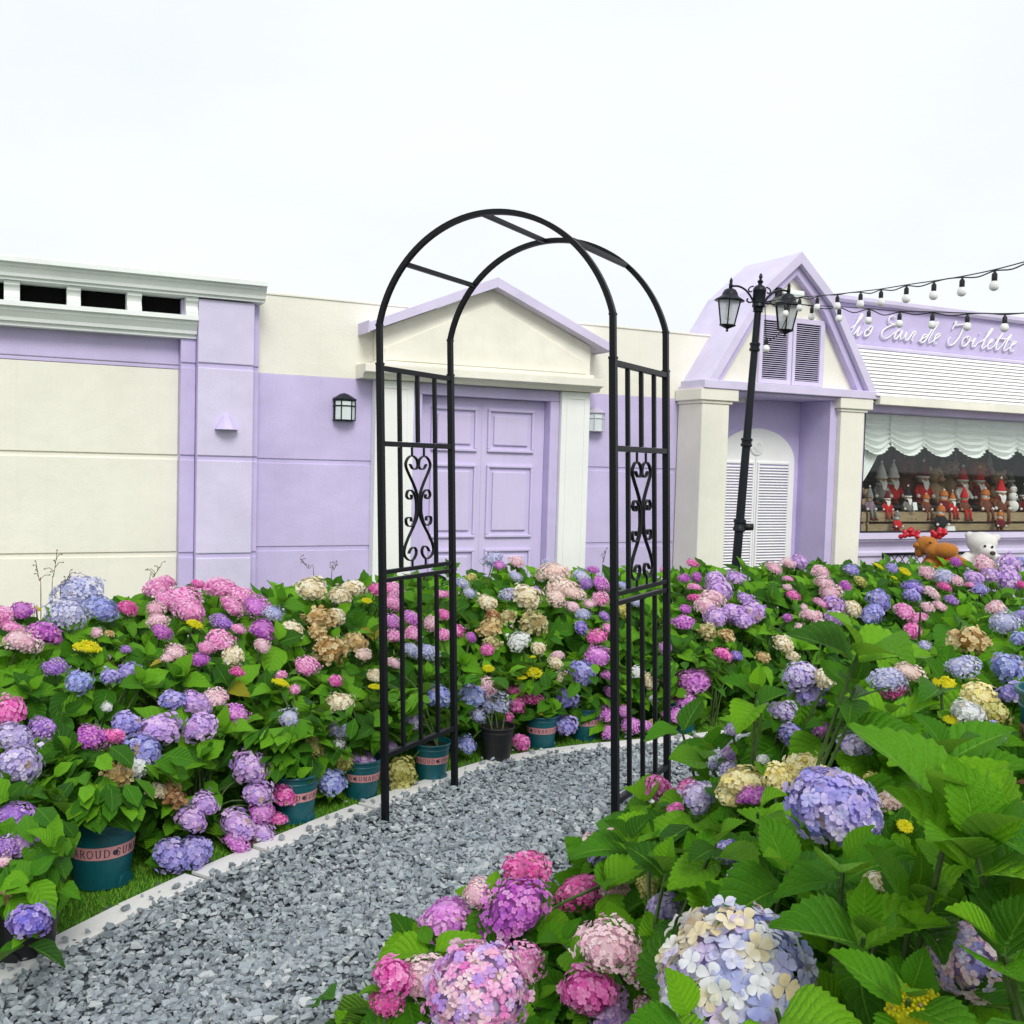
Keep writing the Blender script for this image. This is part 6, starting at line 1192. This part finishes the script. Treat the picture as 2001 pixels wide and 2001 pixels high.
def build_plant(p):
    if not p.items: return
    W_ = {}
    for c, R in p.cols: W_[c] = W_.get(c, 0)+R*R
    top = [CNAME[c] for c, _ in sorted(W_.items(), key=lambda q: -q[1])][:3]
    blooms = (', '.join(top[:-1])+' and '+top[-1] if len(top) > 1 else top[0])+' blooms' if top else 'no open blooms'
    x_, y_, d__ = proj((p.x, p.y, .6)); s_w = float((np.array([p.x, p.y, 0])-WO)@Ww)
    if p.kind == 'right': where = 'across the path'
    elif p.kind == 'front': where = 'at the turf edge'
    elif p.kind == 'mid': where = 'within the flower bank'
    else: where = 'before the '+('cream wall' if x_ < 350 else 'lilac pillar' if x_ < 520 else 'lilac wall' if x_ < 760 else 'lilac door' if x_ < 1120 else 'porch' if x_ < 1640 else 'shop window')
    if len(blooms.split()) > 6: top = top[:2]; blooms = ' and '.join(top)+' blooms'
    if not top: blooms = 'only green shoots'
    key = blooms+where+str(bool(p.pot))
    if top and key in SEEN: blooms = NUM[min(len(p.cols), 12)]+' blooms, mostly '+' and '.join(top[:2])
    SEEN.add(key)
    if p.pot: lab = ('black' if p.pot[0] else 'teal')+' potted hydrangea with '+blooms+' by the kerb'
    else: lab = 'hydrangea bush with '+blooms+' '+where
    root = thing('potted_hydrangea' if p.pot else 'hydrangea_bush', lab, 'hydrangea', (p.x, p.y, p.z+p.zoff), 0, {'right': 'hydrangeas in the bed across the path'}.get(p.kind, 'hydrangeas in the flower bank'))
    if p.pot: add_pot(root, p.pot[0], p.pot[1], p.psc)
    zmean = np.mean([i[1][2] for i in p.items])-p.z-p.zoff; zb = .2*p.psc if p.pot else 0.0
    hgt = max(.26 if p.pot else .14, zmean-.03-zb); tag(link('foliage', mass_mesh(int(r.integers(0, 99999)), p, zb, hgt), root), kind='stuff')
    mb = MB()
    for k, t_ in enumerate(p.tips):
        if k > (4 if p.pot else 26): break
        e = np.array(rel(t_, p)); a = r.uniform(0, 6.28); b = np.array([.03*math.cos(a), .03*math.sin(a), zb*.98]); m_ = b*.45+e*.55+np.array([0, 0, .05]); m_[:2] = b[:2]*.6+e[:2]*.4; mb.tube(catmull([b, m_, e], 4), [.0042]*8+[.003], 5)
    mb.build('stems', M['stem'], root)
    for it in p.items:
        if it[0] == 'leaf':
            _, pos, dv, nv_, L_, near, yel = it; o = link('leaf', LEAF_YEL if yel else (LEAF_NEAR if near else LEAF_FAR)[int(r.integers(0, 6))], root)
            o.location = rel(pos, p); o.rotation_euler = rot_of(dv, nv_); o.scale = (L_*r.uniform(.9, 1.15), L_, L_)
        else:
            _, pos, R, pal, ax = it
            f3 = frame(ax, r); eu = Matrix(f3.tolist()).to_euler()
            if pal in ('LV', 'WB', 'OR', 'PB'):
                h = link('flower_head', CORE, root); h.location = rel(pos, p); h.rotation_euler = eu; R *= .97; h.scale = (R, R, R*.88)
                n, fs = {'LV': (230, .19), 'WB': (245, .19), 'OR': (330, .14), 'PB': (190, .2)}[pal]
                for q, nr in dome(n, rad(125), .86, r, .08):
                    nr = nr/np.linalg.norm(nr)+r.normal(size=3)*.22; me = FLOR[int(r.integers(0, 5))]; o = link('floret', me, h); o.location = q; o.rotation_euler = Matrix(frame(nr, r).tolist()).to_euler(); o.scale = (fs*r.uniform(.85, 1.12),)*3
                    wq = f3@q; side = wq[0]*1.0-wq[2]*.2+r.normal()*.22
                    c = {'LV': lambda: 'lv' if r.random() < .45 else ('pw' if r.random() < .5 else 'lil'), 'WB': lambda: ('bl' if r.random() < .35 else 'pb') if side > .22 else (('cr' if r.random() < .4 else 'wh') if r.random() < .72 else ('lil' if r.random() < .5 else 'pb')), 'OR': lambda: 'orl' if r.random() < .4 else ('bp' if r.random() < .35 else 'pk'), 'PB': lambda: 'bp' if r.random() < .6 else ('pw' if r.random() < .4 else 'lil')}[pal]()
                    o.material_slots[0].link = 'OBJECT'; o.material_slots[0].material = PM[c]
            else:
                style = 'bud' if pal == 'yb' else 'dry' if pal in ('gd', 'br', 'ol') else 'fine' if (pal in FINE and R > .03) else 'big'
                ms = HEAD[style]; h = link('flower_head', ms[int(r.integers(0, len(ms)))], root); h.location = rel(pos, p); h.rotation_euler = eu; h.scale = (R*r.uniform(.9, 1.12), R*r.uniform(.9, 1.12), R*r.uniform(.78, 1.1))
                h.material_slots[0].link = 'OBJECT'; h.material_slots[0].material = PM[pal]
for p in BANK+RIGHT: build_plant(p)

# ================================================================== SMALL THINGS
# raised wooden stand with a teal pot at the far side of the right-hand bed
q = at_depth(2068, 1462, 2.25); z0 = float(gz(q[0], q[1])); top = q[2]-.12
stn = thing('plant_stand', 'orange wooden slatted stand holding a teal pot beside the bed', 'plant stand', (q[0]+.06, q[1]+.05, z0))
for i in range(5): mb = MB(); mb.box(-.2+i*.083, -.2+i*.083+.07, -.2, .2, top-z0-.02, top-z0); mb.build('slat', M['stand'], stn, bevel=.003)
for x in (-.19, .15):
    for y in (-.19, .15): mb = MB(); mb.box(x, x+.04, y, y+.04, 0, top-z0-.021); mb.build('leg', M['stand'], stn, bevel=.003)
for y in (-.185, .155): mb = MB(); mb.box(-.149, .149, y, y+.03, top-z0-.08, top-z0-.022); mb.build('rail', M['stand'], stn, bevel=.003)
pp = thing('flower_pot', 'teal flower pot with pink lettered band on the wooden stand', 'flower pot', (q[0]+.06, q[1]+.05, top)); add_pot(pp, False, 2.2)
q = at_depth(1990, 1640, 1.62); z0 = float(gz(q[0], q[1])); hh = q[2]+.06-z0
st2 = thing('wooden_trellis', 'small orange wooden slat frame showing between the large leaves', 'trellis', (q[0]+.05, q[1], z0))
for i in range(5): mb = MB(); mb.box(-.09+i*.045, -.09+i*.045+.026, -.008, .008, .0, hh); mb.build('slat', M['stand'], st2, bevel=.002)
for z in (.15, hh-.1): mb = MB(); mb.box(-.1, .125, .0085, .02, z, z+.03); mb.build('rail', M['stand'], st2, bevel=.002)
# brown ball on a post behind the arch
q = at_depth(838, 1143, 6.9); bl = thing('garden_ball', 'glossy brown round ball on a short post behind the arch panel', 'garden ornament', (q[0], q[1], 0))
mb = MB(); mb.tube([(0, 0, 0), (0, 0, q[2]-.07)], .03, 10); mb.build('post', M['twig'], bl)
mb = MB(); mb.ball((0, 0, q[2]), .085, 24, 16); mb.build('ball', plain('brown_glaze', (.06, .022, .012, 1), .25, .5, 0, 30, .05, .3), bl, smooth=True)
# dry weed stalks against the walls
for (px, py, hh, lean, lab) in ((70, 1165, .13, -.02, 'thin bare weed stalk before the cream wall'), (92, 1165, .18, .02, 'seeding weed stalk with drooping tips before the cream wall'), (108, 1170, .1, .04, 'short forked weed stalk before the cream wall'), (285, 1150, .1, .05, 'curved dry stalk before the cream wall near the pillar'), (610, 1130, .1, -.08, 'bent reddish twig before the lilac wall'), (645, 1130, .08, .03, 'short dry twig before the lilac wall'), (1178, 1120, .14, .02, 'upright dry twig before the white pilaster')):
    pos, dp = bank_hit(px, py); wd = thing('weed_stalk', lab, 'weed', (pos[0], pos[1]+.05, float(gz(pos[0], pos[1]))), 0, 'dry weed stalks along the wall'); zt = pos[2]-float(gz(pos[0], pos[1]))
    mb = MB(); main = catmull([(0, 0, 0), (0, 0, zt), (lean*.4, 0, zt+hh*.5), (lean, 0, zt+hh)], 5); mb.tube(main, [.0022]*6+[.0014]*(len(main)-6), 5); mb.build('stalk', M['twig'], wd)
    for k in range(6):
        b = main[-1-k]; e = b+np.array([r.normal()*.018, r.normal()*.015, .01+r.uniform(0, .02)]); mb = MB(); mb.tube([b, b*.5+e*.5+np.array([0, 0, .012]), e], [.0016, .0014, .0012], 4); mb.ball(e, .0035, 6, 4); mb.build('seed_tip', M['stem'] if k % 2 else M['twig'], wd)
